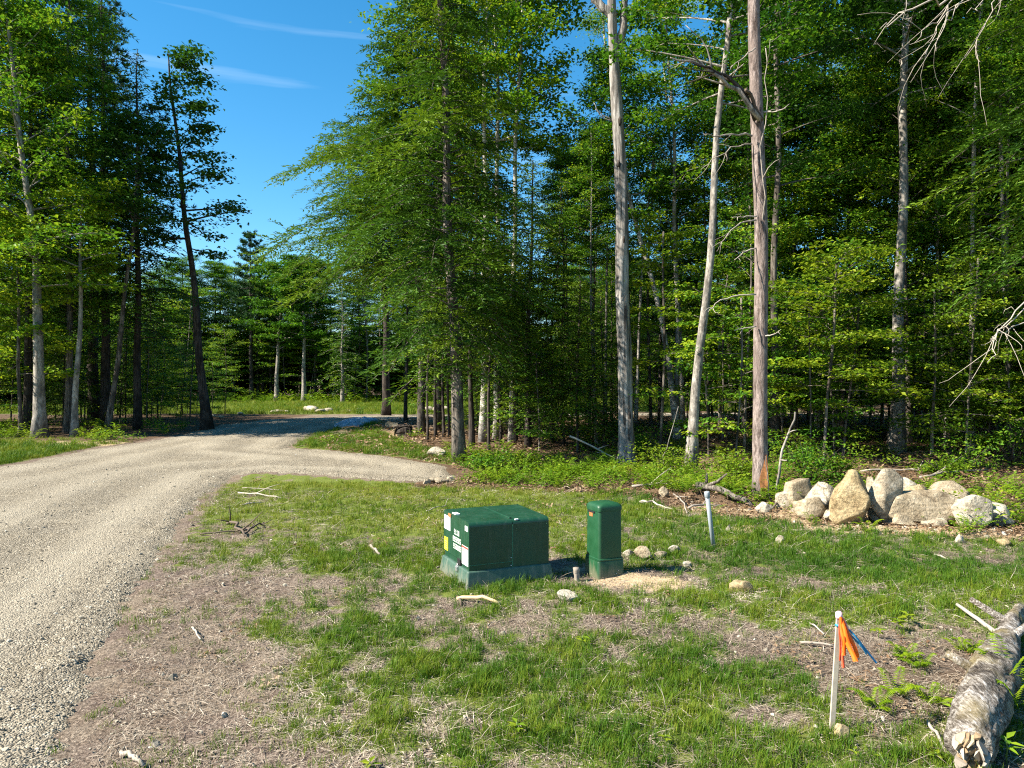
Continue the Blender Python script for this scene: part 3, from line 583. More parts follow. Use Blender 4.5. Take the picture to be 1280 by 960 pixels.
put_rock('tall pointed golden boulder standing upright in the middle of the boulder heap', 1069, 588, 655, 58, 41, 'rock_gold', planes=8, dy=0.8, tilt=(0, -0.12))
put_rock('egg shaped pale boulder just right of the tall pointed one', 1111, 588, 646, 44, 42, 'rock_grey', planes=5, depth=12.35, squash=0.1)
put_rock('long flat slab of grey rock lying in the heap', 1160, 617, 656, 96, 43, 'rock', planes=6, dy=0.5, rz=0.1, boxy=.55)
put_rock('large rounded grey boulder with a white top at the end of the slab', 1218, 610, 660, 42, 44, 'rock_white', planes=9, dy=0.9)
put_rock('low pale boulder at the far end of the heap, half sunk in grass', 1250, 629, 658, 46, 45, 'rock_white', planes=8, dy=0.8)
put_rock('squat tan boulder left of the tall pointed boulder, low in the heap', 1017, 620, 648, 40, 46, 'rock', planes=9)
put_rock('round cream boulder resting above the squat tan boulder', 1026, 599, 640, 38, 47, 'rock_white', depth=12.9, planes=7)
put_rock('blocky pale boulder at the upper left corner of the heap', 1003, 595, 640, 32, 48, 'rock', depth=13.3, planes=10)
put_rock('small grey boulder at the left foot of the heap beside brush', 986, 610, 628, 26, 49, 'rock_grey', depth=13.4)
put_rock('small brown rock wedged behind the egg shaped boulder', 1092, 595, 640, 20, 50, 'rock_grey', depth=13.0)
put_rock('round cream rock peeping out behind the egg shaped boulder', 1134, 598, 640, 26, 51, 'rock_white', depth=13.2)
put_rock('tan boulder lying on the back of the long slab', 1153, 605, 640, 44, 52, 'rock_gold', depth=13.0, dy=0.7, boxy=.6)
put_rock('angular tan boulder behind the white topped boulder', 1191, 602, 640, 44, 53, 'rock', depth=13.0, planes=8, boxy=.6)
put_rock('small wedge of pale rock in front of the squat tan boulder', 1042, 636, 652, 24, 54, 'rock_white')
put_rock('white fist sized rock at the foot of the tall boulder', 1063, 644, 654, 13, 55, 'rock_white', name='stone', cat='stone')
put_rock('flat cream rock on the soil before the egg shaped boulder', 1107, 638, 653, 28, 56, 'rock_white', squash=0.6)
put_rock('flat brown rock on the soil at the left end of the slab', 1128, 643, 657, 33, 57, 'rock', squash=0.6)
put_rock('small dark tan rock between the tall and the egg shaped boulder', 1093, 634, 650, 16, 58, 'rock')
put_rock('low rock under the front edge of the long slab', 1171, 648, 659, 28, 59, 'rock_grey', squash=0.6)
put_rock('pale round stone at the foot of the pinkish pine', 957, 628, 641, 20, 60, 'rock_white', name='stone', cat='stone')
put_rock('pale stone perched on the brush heap by the driveway side', 829, 608, 620, 14, 61, 'rock', name='stone', cat='stone')
put_rock('cream stone in the grass, flat and oval, before the green boxes', 711, 739, 752, 26, 62, 'rock_white', name='stone', cat='stone', squash=0.5, rz=-0.35)
put_rock('rounded tan stone alone in grass right of the bare soil patch', 929, 723, 740, 27, 63, 'rock_gold', name='stone', cat='stone', rz=-0.3, planes=7)
put_rock('largest of the stones behind the pedestal, tan and angular', 806, 683, 699, 22, 64, 'rock', name='stone', cat='stone')
put_rock('small pale stone touching the pedestal', 785, 687, 696, 13, 65, 'rock_white', name='stone', cat='stone')
put_rock('flat grey stone right of the largest stone behind the pedestal', 826, 689, 698, 14, 66, 'rock_grey', name='stone', cat='stone', squash=.6)
put_rock('round pale stone at the end of the stone row, nearest the grey pipe', 842, 682, 692, 14, 67, 'rock_white', name='stone', cat='stone')
put_rock('small cream stone in the grass just below the stone row', 859, 701, 709, 11, 68, 'rock_white', name='stone', cat='stone')
put_rock('white stone in dark grass below the boulder heap', 976, 668, 680, 11, 69, 'rock_white', name='stone', cat='stone')
put_rock('yellowish stone in the grass under the end of the boulder heap', 1257, 672, 683, 15, 70, 'rock_gold', name='stone', cat='stone')
put_rock('white stone on the bare soil under the long slab', 1200, 668, 679, 9, 71, 'rock_white', name='stone', cat='stone')
put_rock('broad grey rock at the foot of the twin hemlock trunks', 545, 559, 571, 24, 72, 'rock_white', name='stone', cat='rock')
put_rock('block of tan rock on the soil bank beside the stump', 490, 527, 536, 16, 73, 'rock', name='stone', cat='rock')
put_rock('pale stone half buried at the foot of the survey stake', 1054, 905, 925, 18, 74, 'rock_gold', name='stone', cat='stone', squash=.6)
for k, (px, py, wd) in enumerate([(541, 603, 14), (552, 604, 17), (563, 602, 12), (533, 605, 9)]):
    put_rock(['grey stone at the drive end, second from the road side', 'largest grey stone at the end of the drive', 'last small stone at the drive end beside the weeds', 'smallest grey stone at the drive end'][k], px, py-7, py, wd, 80+k, 'rock_grey', name='stone', cat='stone')
for k, (px, py, wd, hp) in enumerate([(384, 514, 11, 6), (391, 515, 14, 8), (400, 516, 12, 5), (409, 515, 13, 5), (346, 516, 18, 4), (357, 516, 8, 4), (433, 515, 16, 3), (448, 514, 9, 4), (262, 522, 14, 5), (276, 523, 10, 4), (300, 518, 7, 3)]):
    put_rock('pale stone lying in the far clearing across the road', px, py-hp, py, wd, 90+k, 'rock_white', name='stone', cat='stone', group='pale stones in the far clearing', sub=2)
for k, (px, py, wd, hp) in enumerate([(536, 515, 12, 7), (546, 515, 13, 10), (556, 514, 9, 7), (530, 516, 8, 5)]):
    put_rock('white stone in the pile seen between the hemlock trunks', px, py-hp, py, wd, 110+k, 'rock_white', name='stone', cat='stone', group='white stones behind the hemlocks', sub=2)
# stone lining of the ditch by the road
bl = [(x_, y_) for x_, y_ in [(R_.uniform(-13, -6), R_.uniform(38, 56)) for _ in range(2200)] if poly_sd([G0(415, 538), G0(440, 539), G0(456, 531), G0(470, 526), G0(446, 524), G0(428, 530)], np.array([x_]), np.array([y_]))[0] < 0]
Vs, Qs = [], []; gq = Geo()
base_r = rock_mesh('ditch_stone', 7, 1, 1, 0.7, M['rock_blue'], 1, 7, 0.06); bv = np.array([v.co[:] for v in base_r.vertices]); bt = np.array([p.vertices[:] for p in base_r.polygons])
for x_, y_ in bl[:420]:
    a_ = R_.uniform(0, 6.28); s_ = R_.uniform(0.12, 0.30); ca, sa_ = math.cos(a_), math.sin(a_)
    gq.add(np.stack([(bv[:, 0]*ca-bv[:, 1]*sa_)*s_+x_, (bv[:, 0]*sa_+bv[:, 1]*ca)*s_*R_.uniform(.7, 1.3)+y_, bv[:, 2]*s_*0.9+float(height(x_, y_))+0.06], 1), None, bt)
o = obj('ditch_stones', gq.mesh('ditch_stones', M['rock_blue'], False)); o['kind'] = 'stuff'; o['label'] = 'blue grey stones lining the roadside ditch'

# ------------------------------------------------------------------ trees
def interp_path(path, u):
    path = np.asarray(path); s = np.linspace(0, 1, len(path)); return np.array([np.interp(u, s, path[:, k]) for k in range(3)])
def trunk_path(H, lean=(0, 0), wig=0.012, n=14, seed=0):
    r = np.random.default_rng(seed); t = np.linspace(0, 1, n); a, b = r.uniform(0, 6, 2)
    return np.stack([lean[0]*t+wig*H*np.sin(t*5+a)*t, lean[1]*t+wig*H*np.sin(t*4+b)*t, H*t-0.25*(1-t)], 1)
def trunk_rad(r0, r1, n, flare=0.5):
    t = np.linspace(0, 1, n); return r0*(1-t)**0.8*(1-r1/r0)+r1+r0*flare*np.exp(-t*n*1.1)
def broadleaf(seed, path, r0, fb, Rm, nb=46, leaf=0.115, lpc=34, layer=0.35, tw=5, up=(8, 55), tint=(0.42, 0.2), prof=0.6, lean_to=None, mat='leaf', bark='bark', sides=8, dens_top=1.0, one_side=None, n_trunk_leaf=0, lw=0.62):
    """trunk mesh with limbs, crown mesh of single leaves in flat layered sprays"""
    r = np.random.default_rng(seed); path = np.asarray(path, float); H = path[-1, 2]; G = Geo(); LV = Leaves()
    G.tube(path, trunk_rad(r0, 0.03, len(path), .8), sides, True, rough=0.04, seed=seed)
    hs_ = path[:, 2]/H
    def pt(u): return np.array([np.interp(u, hs_, path[:, k]) for k in range(3)])
    f0 = fb/H
    for i in range(nb):
        u = f0+(0.985-f0)*((i+r.uniform(0, 1))/nb)**0.9; v = (u-f0)/(1-f0)
        az = i*2.39996+r.uniform(-.5, .5)
        if one_side is not None and r.uniform() < one_side[1]: az = one_side[0]+r.normal(0, 0.8)
        ln = Rm*(0.30+0.70*math.sin(PI*min(1, (0.18+0.80*v)))**prof)*r.uniform(0.6, 1.15)
        if lean_to is not None: ln *= 1+0.35*math.cos(az-lean_to)
        el = math.radians(up[0]+(up[1]-up[0])*v+r.normal(0, 9)); p0 = pt(u)
        s = np.linspace(0, 1, 6); hd = np.array([math.cos(az), math.sin(az)])
        wob = r.normal(0, .05, 2)*ln
        bp = np.stack([p0[0]+hd[0]*ln*s*math.cos(el)+wob[0]*s*s, p0[1]+hd[1]*ln*s*math.cos(el)+wob[1]*s*s, p0[2]+ln*(s*math.sin(el)-0.10*s*s)], 1)
        br = max(0.012, r0*0.32*(1-0.75*v))*ln/Rm
        G.tube(bp, np.linspace(br, 0.006, 6), 5, False)
        cl = [bp[3], bp[4], bp[5]]
        for k in range(tw):
            f = r.uniform(0.25, 1.0); q0 = np.array([np.interp(f, s, bp[:, j]) for j in range(3)]); a2 = az+r.choice([-1, 1])*r.uniform(0.45, 1.25); l2 = ln*r.uniform(0.18, 0.42)*(1.25-0.5*f)+0.15
            q1 = q0+np.array([math.cos(a2)*l2, math.sin(a2)*l2, l2*r.normal(0.12, .15)])
            if l2 > 0.3: G.tube(np.stack([q0, (q0+q1)/2+[0, 0, 0.03*l2], q1]), [max(.008, br*0.35), .006, .004], 4, False)
            cl += [q0*0.35+q1*0.65, q1]
        cl = np.array(cl); m_ = lpc; n = len(cl)*m_
        ctint = np.clip(r.normal(tint[0], tint[1], len(cl)), 0, 1)
        rad = 0.13+0.075*Rm*0.8
        off = r.normal(size=(n, 3))*np.array([rad, rad, rad*layer*0.8]); c = np.repeat(cl, m_, 0)+off
        th = r.uniform(0, 2*PI, n)*0.5+np.arctan2(off[:, 1], off[:, 0])*0.5+r.normal(0, .8, n)
        d = np.stack([np.cos(th), np.sin(th), r.normal(-0.22, .28, n)], 1); nn = np.stack([r.normal(0, .42, n), r.normal(0, .42, n), np.ones(n)], 1)
        sz = leaf*r.uniform(.65, 1.3, n)
        LV.add(c, d, nn, sz, sz*lw, np.clip(np.repeat(ctint, m_)+r.normal(0, .10, n), 0, 1))
    return G.mesh('trunk', M[bark]), LV.mesh('crown', M[mat])
def conifer(seed, path, r0, fb, Rm, nb=170, el=(-8, 22), droop=0.22, step=0.17, ll=0.13, lw=0.042, tint=(0.42, 0.2), mat='hemlock', bark='bark_dark', taper=0.85, gap=0.0, sides=8, dead=0, flat=1.0):
    """hemlock habit: long level branches carrying flat, drooping feathery sprays"""
    r = np.random.default_rng(seed); path = np.asarray(path, float); H = path[-1, 2]; G = Geo(); LV = Leaves()
    G.tube(path, trunk_rad(r0, 0.015, len(path), 0.4), sides, True, rough=0.03, seed=seed); hs_ = path[:, 2]/H; f0 = fb/H
    for i in range(nb):
        u = f0+(0.995-f0)*(i+r.uniform(0, 1))/nb; v = (u-f0)/(1-f0); az = i*2.39996+r.uniform(-.4, .4)
        ln = Rm*(0.07+0.93*(1-v)**taper)*r.uniform(0.45, 1.22)*min(1, 0.62+2.2*v)*(1+.22*math.sin(az*2+seed))
        p0 = np.array([np.interp(u, hs_, path[:, k]) for k in range(3)]); e = math.radians(el[0]+(el[1]-el[0])*v+r.normal(0, 9)); hd = np.array([math.cos(az), math.sin(az)]); sd = np.array([-hd[1], hd[0]])
        s = np.linspace(0, 1, 6); cv = r.normal(0, .06)*ln
        f = lambda s: np.stack([p0[0]+(hd[0]*ln*s*math.cos(e)+sd[0]*cv*s*s), p0[1]+(hd[1]*ln*s*math.cos(e)+sd[1]*cv*s*s), p0[2]+ln*(s*math.sin(e)+0.10*np.sin(s*PI)-droop*s**2.2)], 1)
        G.tube(f(s), np.linspace(max(.012, r0*.17*(1-.7*v)), .005, 6), 4, False)
        if r.uniform() < gap: continue
        bt = float(np.clip(r.normal(tint[0], tint[1]*1.25), 0, 1))
        for sg in (-1, 1):
            st = np.arange(0.16 if ln > .8 else .05, 1.0, step/max(ln, .4)); st = np.clip(st+r.uniform(-.02, .02, len(st)), 0.03, 1)
            if not len(st): continue
            b0 = f(st); tl = (0.10+0.42*ln*np.sin(PI*np.clip(0.10+0.82*(1-st), 0, 1))**0.9*0.72)*r.uniform(.65, 1.15, len(st)); tl = np.minimum(tl, 1.05)*np.where(r.uniform(size=len(st)) < .10, .15, 1)*(.9+.35*np.sin(st*11+i))
            ang = 0.85+r.normal(0, .28, len(st)); td = np.stack([hd[0]*np.cos(ang)+sg*sd[0]*np.sin(ang), hd[1]*np.cos(ang)+sg*sd[1]*np.sin(ang), r.normal(-.02, .22, len(st))], 1)
            # needles sprays along each twig, on both sides
            kmax = int(np.ceil(tl.max()/(ll*0.62)))
            for k in range(kmax):
                w_ = (k+0.5)*ll*0.62; ok = w_ < tl
                if not ok.any(): break
                q = b0[ok]+td[ok]*w_+np.stack([np.zeros(ok.sum()), np.zeros(ok.sum()), -0.30*flat*w_*w_/np.maximum(tl[ok], .2)], 1)+r.normal(0, .012, (ok.sum(), 3))
                perp = np.stack([-td[ok][:, 1], td[ok][:, 0], np.zeros(ok.sum())], 1); m = ok.sum()
                for s2 in (-1, 1):
                    d = td[ok]*0.8+s2*perp*0.62+np.stack([r.normal(0, .2, m), r.normal(0, .2, m), r.normal(-.08, .30, m)], 1); nn = np.stack([r.normal(0, .45, m), r.normal(0, .45, m), np.ones(m)], 1)
                    LV.add(q, d, nn, ll*r.uniform(.7, 1.25, m), lw*r.uniform(.8, 1.2, m), np.clip(bt+0.30*(w_/1.0)*0.6+0.15*(st[ok]-0.5)+r.normal(0, .10, m), 0, 1))
        tip = f(np.array([1.0])); LV.add(tip, np.array([[hd[0], hd[1], -.2]]), np.array([[0, 0, 1.0]]), ll, lw, np.array([bt]))
    return G.mesh('trunk', M[bark]), LV.mesh('crown', M['hemlock' if mat is None else mat])
def white_pine(seed, path, r0, fb, Rm, whorls=20, per=6, mat='pine', bark='bark_dark', tint=(0.45, 0.2), ll=0.20, lw=0.030, taper=0.75, tuft=15):
    r = np.random.default_rng(seed); path = np.asarray(path, float); H = path[-1, 2]; G = Geo(); LV = Leaves()
    G.tube(path, trunk_rad(r0, 0.02, len(path), 0.4), 8, True, rough=.03, seed=seed); hs_ = path[:, 2]/H; f0 = fb/H
    for i in range(whorls):
        for j in range(per):
            u = f0+(0.99-f0)*(i+r.uniform(-.12, .12)+.1)/whorls; v = np.clip((u-f0)/(1-f0), 0, 1); az = (j+r.uniform(-.3, .3))*2*PI/per+i*1.1
            ln = Rm*(0.10+0.90*(1-v)**taper)*r.uniform(.55, 1.15)*min(1, .55+2.5*v); e = math.radians(-6+48*v+r.normal(0, 6)); p0 = np.array([np.interp(u, hs_, path[:, k]) for k in range(3)]); hd = np.array([math.cos(az), math.sin(az)])
            s = np.linspace(0, 1, 6); f = lambda s: np.stack([p0[0]+hd[0]*ln*s*math.cos(e), p0[1]+hd[1]*ln*s*math.cos(e), p0[2]+ln*(s*math.sin(e)-.10*np.sin(s*PI)+.10*s*s)], 1)
            G.tube(f(s), np.linspace(max(.014, r0*.2*(1-.7*v)), .007, 6), 4, False)
            nt_ = max(5, int(ln*9)); st = r.uniform(.25, 1.02, nt_); c = f(st); so = np.stack([-hd[1]*np.ones(nt_), hd[0]*np.ones(nt_), np.zeros(nt_)], 1)*(r.normal(0, .20, nt_)*ln*np.clip(1.15-st*.6, .2, 1))[:, None]
            c = c+so+np.stack([np.zeros(nt_), np.zeros(nt_), r.uniform(0, .12, nt_)], 1); bt = np.clip(r.normal(tint[0], tint[1], nt_), 0, 1)
            q = np.repeat(c, tuft, 0); m = len(q); d = r.normal(size=(m, 3))*np.array([.8, .8, .5])+np.array([hd[0]*.6, hd[1]*.6, .55]); nn = r.normal(size=(m, 3))
            LV.add(q, d, nn, ll*r.uniform(.7, 1.2, m), lw*r.uniform(.8, 1.2, m), np.clip(np.repeat(bt, tuft)+r.normal(0, .1, m), 0, 1))
    return G.mesh('trunk', M[bark]), LV.mesh('crown', M[mat])
def plant_tree(name, label, cat, loc, meshes, rz=0.0, scale=1.0, group=None):
    t = thing(name, label, cat, loc, rz, group); t.scale = (scale,)*3 if not hasattr(scale, '__len__') else scale
    for k, m in zip(('trunk', 'crown'), meshes): obj(k, m, t)
    return t

LIB = {}
LIB['maple'] = [broadleaf(200+i, trunk_path(21, (R_.uniform(-.8, .8), R_.uniform(-.8, .8)), seed=i), 0.17, (5.0, 6.5, 4.2)[i], (3.1, 2.7, 2.9)[i], 52, 0.14, 38, 0.32, 6, tint=(0.50, 0.27), bark=('bark', 'bark_dark', 'bark')[i]) for i in range(3)]
LIB['oak'] = [broadleaf(210+i, trunk_path(20, (R_.uniform(-.8, .8), R_.uniform(-.8, .8)), seed=10+i), 0.18, (7, 5.5)[i], (3.3, 3.0)[i], 48, 0.145, 38, 0.45, 6, tint=(0.38, 0.2), mat='leaf_dark', bark='bark_dark') for i in range(2)]
LIB['sapling'] = [broadleaf(220+i, trunk_path((6.5, 4.6, 8.5)[i], (R_.uniform(-.5, .5), R_.uniform(-.5, .5)), 0.02, seed=20+i), (0.035, 0.028, 0.05)[i], (1.3, 0.8, 2.2)[i], (1.6, 1.35, 1.9)[i], (20, 17, 24)[i], 0.125, 15, 0.16, 4, (2, 40), tint=(0.58, 0.26), sides=6) for i in range(3)]
LIB['sapling_lime'] = [broadleaf(230+i, trunk_path((5.5, 3.6)[i], (R_.uniform(-.5, .5), R_.uniform(-.5, .5)), 0.02, seed=30+i), 0.03, (0.9, 0.6)[i], (1.6, 1.2)[i], (18, 15)[i], 0.125, 14, 0.15, 4, (0, 35), tint=(0.45, 0.22), mat='leaf_lime', sides=6) for i in range(2)]
LIB['pole'] = [broadleaf(236+i, trunk_path(17, (R_.uniform(-1, 1), R_.uniform(-1, 1)), .012, seed=65+i), (0.075, .06, .09)[i], (8.5, 10, 7.5)[i], 2.0, 26, (.12, .16, .10)[i], 26, .35, 5, (15, 60), tint=(.5, .25), bark=('bark_pale', 'bark', 'bark_birch')[i], sides=6) for i in range(3)]
LIB['edge_tree'] = [broadleaf(235+i, trunk_path((15, 12)[i], (R_.uniform(-.6, .6), R_.uniform(-.6, .6)), .01, seed=35+i), 0.09, (1.2, .8)[i], (2.5, 2.2)[i], 54, (.125, .165)[i], (36, 24)[i], (.26, .6)[i], 6, ((4, 48), (14, 60))[i], tint=(0.56, 0.28), bark='bark', lw=.66) for i in range(2)]
LIB['hemlock'] = [conifer(240+i, trunk_path(18, (0.2, -.1), 0.004, seed=40+i), 0.17, (1.4, 3.2)[i], (3.0, 2.6)[i], (130, 115)[i], step=0.20, ll=0.17, lw=0.052, tint=(0.38, 0.2)) for i in range(2)]
LIB['young_hemlock'] = [conifer(250, trunk_path(7.5, (0.1, .1), 0.004, seed=45), 0.06, 0.5, 1.7, 80, step=0.16, ll=0.14, lw=0.045, tint=(0.50, 0.2))]
LIB['pine'] = [white_pine(260, trunk_path(23, (.2, .2), .004, seed=50), 0.22, 9.0, 3.4, 16, 5), white_pine(261, trunk_path(21, (.2, .2), .004, seed=51), 0.2, 4.0, 3.3, 20, 5)]

def px_path(pts, H=None, dy=0.0, n=16, seed=0, wig=0.05):
    """trunk path through pixels, all at the depth of its foot; relative to the foot"""
    g = P(*pts[0]); Y = g.y; w_ = [np.array(at(px, py, Y)) for px, py in pts]; w_[0] = np.array(g)
    q = [p-np.array(g) for p in w_]
    if H and q[-1][2] < H:
        d = (q[-1]-q[-2] if len(q) > 2 else q[-1]); d = d/max(d[2], .1); q.append(q[-1]+d*(H-q[-1][2])*np.array([.6, .6, 1]))
    q = np.array(q); zz = np.linspace(-0.25, q[-1][2], n); r = np.random.default_rng(seed); a = r.uniform(0, 6, 2); zc = np.clip(zz, 0, None)
    x = np.interp(zc, q[:, 2], q[:, 0])+wig*np.sin(zc*0.9+a[0])*np.minimum(1, zc/3); y = dy*zc/q[-1][2]+wig*np.sin(zc*.8+a[1])*np.minimum(1, zc/3)
    # keep the taper zero at the foot
    return g, np.stack([x, y, zz], 1)
def rpx(wpx, Y): return wpx/FPX*Y/2
keep_clear = [(.155, 21.), (.335, 15.), (.186, 30.), (.160, 30.), (.265, 19.), (.28, 19.), (.49, 25.5), (.55, 25.5)]
LANES = [(13.4, 25.8), (-10.3, 44.5), (-10.6, 50), (-13, 55), (-20, 60)]      # spots the sun reaches between the trees
def in_lane(x, y, hgt):
    for a, b in LANES:
        t = (a-x)*.955+(b-y)*.296; l = abs(-(a-x)*.296+(b-y)*.955)
        if 0 < t < hgt*1.2 and l < 1.9: return True
    return False
used = []          # feet of the trees already standing
def named(kind, name, label, cat, pts, wpx, H, seed, group=None, **kw):
    g, path = px_path(pts, H, seed=seed, n=kw.pop('n', 16), wig=kw.pop('wig', 0.05)); r0 = rpx(wpx, g.y)
    ms = kind(seed, path, r0, **kw); used.append((g.x, g.y)); keep_clear.append((g.x/g.y, g.y)); return plant_tree(name, label, cat, g, ms, group=group)

# --- trees at the edge of the woods beyond the lawn
g, path = px_path([(783, 580), (781, 430), (776, 250), (770, 90), (764, 0)], 15.5, seed=3, n=30, wig=.04); r0 = rpx(17.5, g.y)
t = thing('dead_tree', 'dead grey snag with peeling weathered trunk forking at the top, bare of leaves', 'dead tree', g); used.append((g.x, g.y))
G = Geo(); rr = np.interp(np.linspace(0, 1, 30), [0, .03, .10, .55, .8, 1], [r0*1.7, r0*1.25, r0*1.02, r0*.85, r0*.66, r0*.4]); pu = np.linspace(0, 1, 120); pp = interp_path(path, pu).T; tq = np.arange(20)*2*PI/20; G.tube(pp, np.interp(pu, np.linspace(0, 1, 30), rr), 20, True, flare=1+.07*np.sin(3*tq[None]+pu[:, None]*14)+.06*np.sin(5*tq[None]-pu[:, None]*31)+.05*np.sin(9*tq[None]+pu[:, None]*7)+.035*np.random.default_rng(4).normal(size=(120, 20))); obj('trunk', G.mesh('trunk', M['bark_snag']), t)
def branch(parent, pts, r0, r1, mat, name='branch', sides=6, twigs=0, seed=0, n=10, mesh_only=False):
    """a limb through points relative to the foot, with a few side twigs"""
    pts = np.array(pts, float); s = np.linspace(0, 1, len(pts)); u = np.linspace(0, 1, n); p = np.stack([np.interp(u, s, pts[:, k]) for k in range(3)], 1)
    r = np.random.default_rng(seed); p[1:-1] += r.normal(0, .012*np.linalg.norm(pts[-1]-pts[0]), (n-2, 3)); G = Geo(); G.tube(p, np.linspace(r0, r1, n), sides)
    for k in range(twigs):
        i = r.integers(n//3, n-1); d = p[i]-p[i-1]; d = d/np.linalg.norm(d); q = d*.6+r.normal(0, .5, 3); l_ = np.linalg.norm(pts[-1]-pts[0])*r.uniform(.15, .4)
        k5 = np.linspace(0, 1, 6)[:, None]; rt_ = np.linspace(max(r1*1.4, (r0+(r1-r0)*i/n)*.55), r1*.5, 6); cvv = r.normal(0, .22, 3)*l_
        G.tube(p[i]+q*l_*k5+cvv*np.sin(k5*PI)*.5+np.array([0, 0, -.12*l_])*k5**2+r.normal(0, .02*l_, (6, 3))*k5, rt_, 4)
    return obj(name, G.mesh(name, M[mat]), parent)
def rel(px, py, Y, g, dy=0.0): v = at(px, py, Y+dy)-g; return (v.x, v.y, v.z)
for k, (px, py, w_, h_) in enumerate([(775, 152, 5, 12), (773, 205, 4, 9), (781, 385, 6, 14), (784, 430, 4, 16), (780, 300, 3, 10), (787, 520, 6, 14)]):
    bm = bmesh.new(); bmesh.ops.create_icosphere(bm, subdivisions=2, radius=1); c = Vector(rel(px, py, g.y-.16, g)); q_ = g.y/FPX/2
    for v in bm.verts: v.co = Vector((v.co.x*w_*q_, v.co.y*.05, v.co.z*h_*q_))*(1+.15*math.sin(v.co.z*40+v.co.x*30))+c
    obj('hollow', bm_mesh('hollow', bm, M['bark_dark'], True), t)
for pts, a, b in [([(768, 22), (752, 8), (738, -6), (722, -16)], .16, .08), ([(775, 60), (780, 25), (780, -10), (786, -40)], .13, .07), ([(764, 150), (748, 140), (742, 128)], .02, .008), ([(765, 152), (752, 146), (744, 136)], .02, .008)]:
    branch(t, [rel(px, py, g.y, g) for px, py in pts], a, b, 'bark_snag', seed=len(pts))
g, path = px_path([(950, 622), (951, 480), (950, 280), (947, 130), (942, -20)], 17, seed=6, n=26, wig=.02); r0 = rpx(17.5, g.y); used.append((g.x, g.y))
t = thing('pine_tree', 'tall pinkish pine trunk with broken bare branches and an orange scar at its foot', 'pine', g)
G = Geo(); G.tube(path, np.interp(np.linspace(0, 1, 26), [0, .04, .12, 1], [r0*1.35, r0*1.1, r0*1.0, r0*.66]), 16, True, rough=.035, seed=8); obj('trunk', G.mesh('trunk', M['bark_pink']), t)
M['scar'] = plain_mat('orange_scar', (0.36, 0.15, 0.055), .9, .4, 18, .5)
# the scar where bark has come away: a slab of raw wood set into the trunk's camera side
bm = bmesh.new(); pr_ = [(958, 568), (960, 585), (961, 600), (959, 612), (957, 616), (951, 614), (949, 600), (952, 588), (955, 578)]
ring = []
for dd in (0.0, 0.12):
    ring.append([bm.verts.new(rel(px, py, g.y-r0*(1.06 if py < 600 else 1.22)+dd*.3, g)) for px, py in pr_])
bm.faces.new(ring[0]); bm.faces.new(ring[1][::-1])
for i in range(len(pr_)): j = (i+1) % len(pr_); bm.faces.new((ring[0][i], ring[0][j], ring[1][j], ring[1][i]))
obj('bark_scar', bm_mesh('bark_scar', bm, M['scar']), t)
for k, (pts, a, b, mt, tw) in enumerate([([(950, 150), (920, 112), (895, 95), (868, 78), (838, 72)], .075, .02, 'bark_pale', 5), ([(945, 150), (936, 125), (915, 98), (890, 85), (860, 76)], .085, .02, 'bark_dark', 3),
        ([(952, 150), (946, 140), (938, 118), (932, 112)], .07, .04, 'twig_dark', 0), ([(955, 140), (968, 140), (982, 135)], .03, .012, 'bark_pale', 1), ([(940, 170), (915, 168), (892, 170), (880, 168)], .03, .008, 'twig', 2),
        ([(940, 180), (915, 184), (890, 200), (876, 212)], .02, .006, 'twig', 2), ([(945, 275), (925, 278), (908, 295), (900, 305)], .022, .006, 'twig', 3), ([(946, 270), (930, 271), (915, 272)], .022, .008, 'twig_pale', 0),
        ([(945, 310), (930, 315), (918, 325)], .022, .008, 'twig_pale', 2), ([(945, 368), (915, 370), (895, 380), (885, 390)], .022, .006, 'twig_pale', 0), ([(945, 408), (930, 410), (918, 413)], .02, .008, 'twig_pale', 0),
        ([(958, 310), (952, 220), (955, 120), (957, 60)], .02, .012, 'twig', 0), ([(957, 420), (968, 418), (976, 412)], .02, .006, 'twig_pale', 0), ([(944, 60), (925, 75), (915, 84)], .02, .008, 'twig', 1)]):
    branch(t, [rel(px, py, g.y, g, -0.25+0.1*(k % 3)-.15*j) for j, (px, py) in enumerate(pts)], a*.72, b*.7, mt, seed=30+k, twigs=tw+2)
# crown of the pine, above the frame
_, crn = white_pine(300, path[14:]-np.array([0, 0, 0]), .12, 13.5, 2.6, 8, 5); obj('crown', crn, t)
named(broadleaf, 'maple_tree', 'pale barked maple leaning right with dark patches low on its trunk, left of the pine', 'maple', [(863, 586), (872, 480), (886, 320), (897, 180), (908, 60)], 12, 17, 310, fb=9.5, Rm=2.9, nb=36, leaf=.15, lpc=26, bark='bark_pale', sides=10)
named(broadleaf, 'beech_tree', 'grey beech trunk standing alone behind the boulder heap', 'beech', [(1120, 571), (1124, 430), (1127, 260), (1131, 110), (1133, 0)], 15, 20, 311, fb=11.5, Rm=3.0, nb=40, leaf=.15, lpc=28, mat='leaf_dark', bark='bark_pale', sides=10)
named(broadleaf, 'birch_tree', 'thin pale birch leaning left behind the dead snag', 'birch', [(848, 548), (836, 450), (812, 340), (785, 235), (770, 160)], 8, 14, 312, fb=8.8, Rm=1.8, nb=24, leaf=.14, lpc=22, bark='bark_birch', sides=7)
named(broadleaf, 'birch_tree', 'upright thin birch with speckled trunk between snag and leaning maple', 'birch', [(846, 548), (846, 400), (844, 250), (838, 100), (834, 20)], 7, 17, 313, fb=6.5, Rm=2.3, nb=38, leaf=.14, lpc=24, tint=(.62, .2), bark='bark_pale', sides=7)
named(broadleaf, 'broadleaf_tree', 'mottled grey trunk close behind the pinkish pine', 'tree', [(968, 560), (968, 420), (970, 260), (972, 120), (972, 0)], 10, 20, 314, fb=8, Rm=3.0, nb=40, leaf=.145, lpc=26, mat='leaf_dark', sides=8)
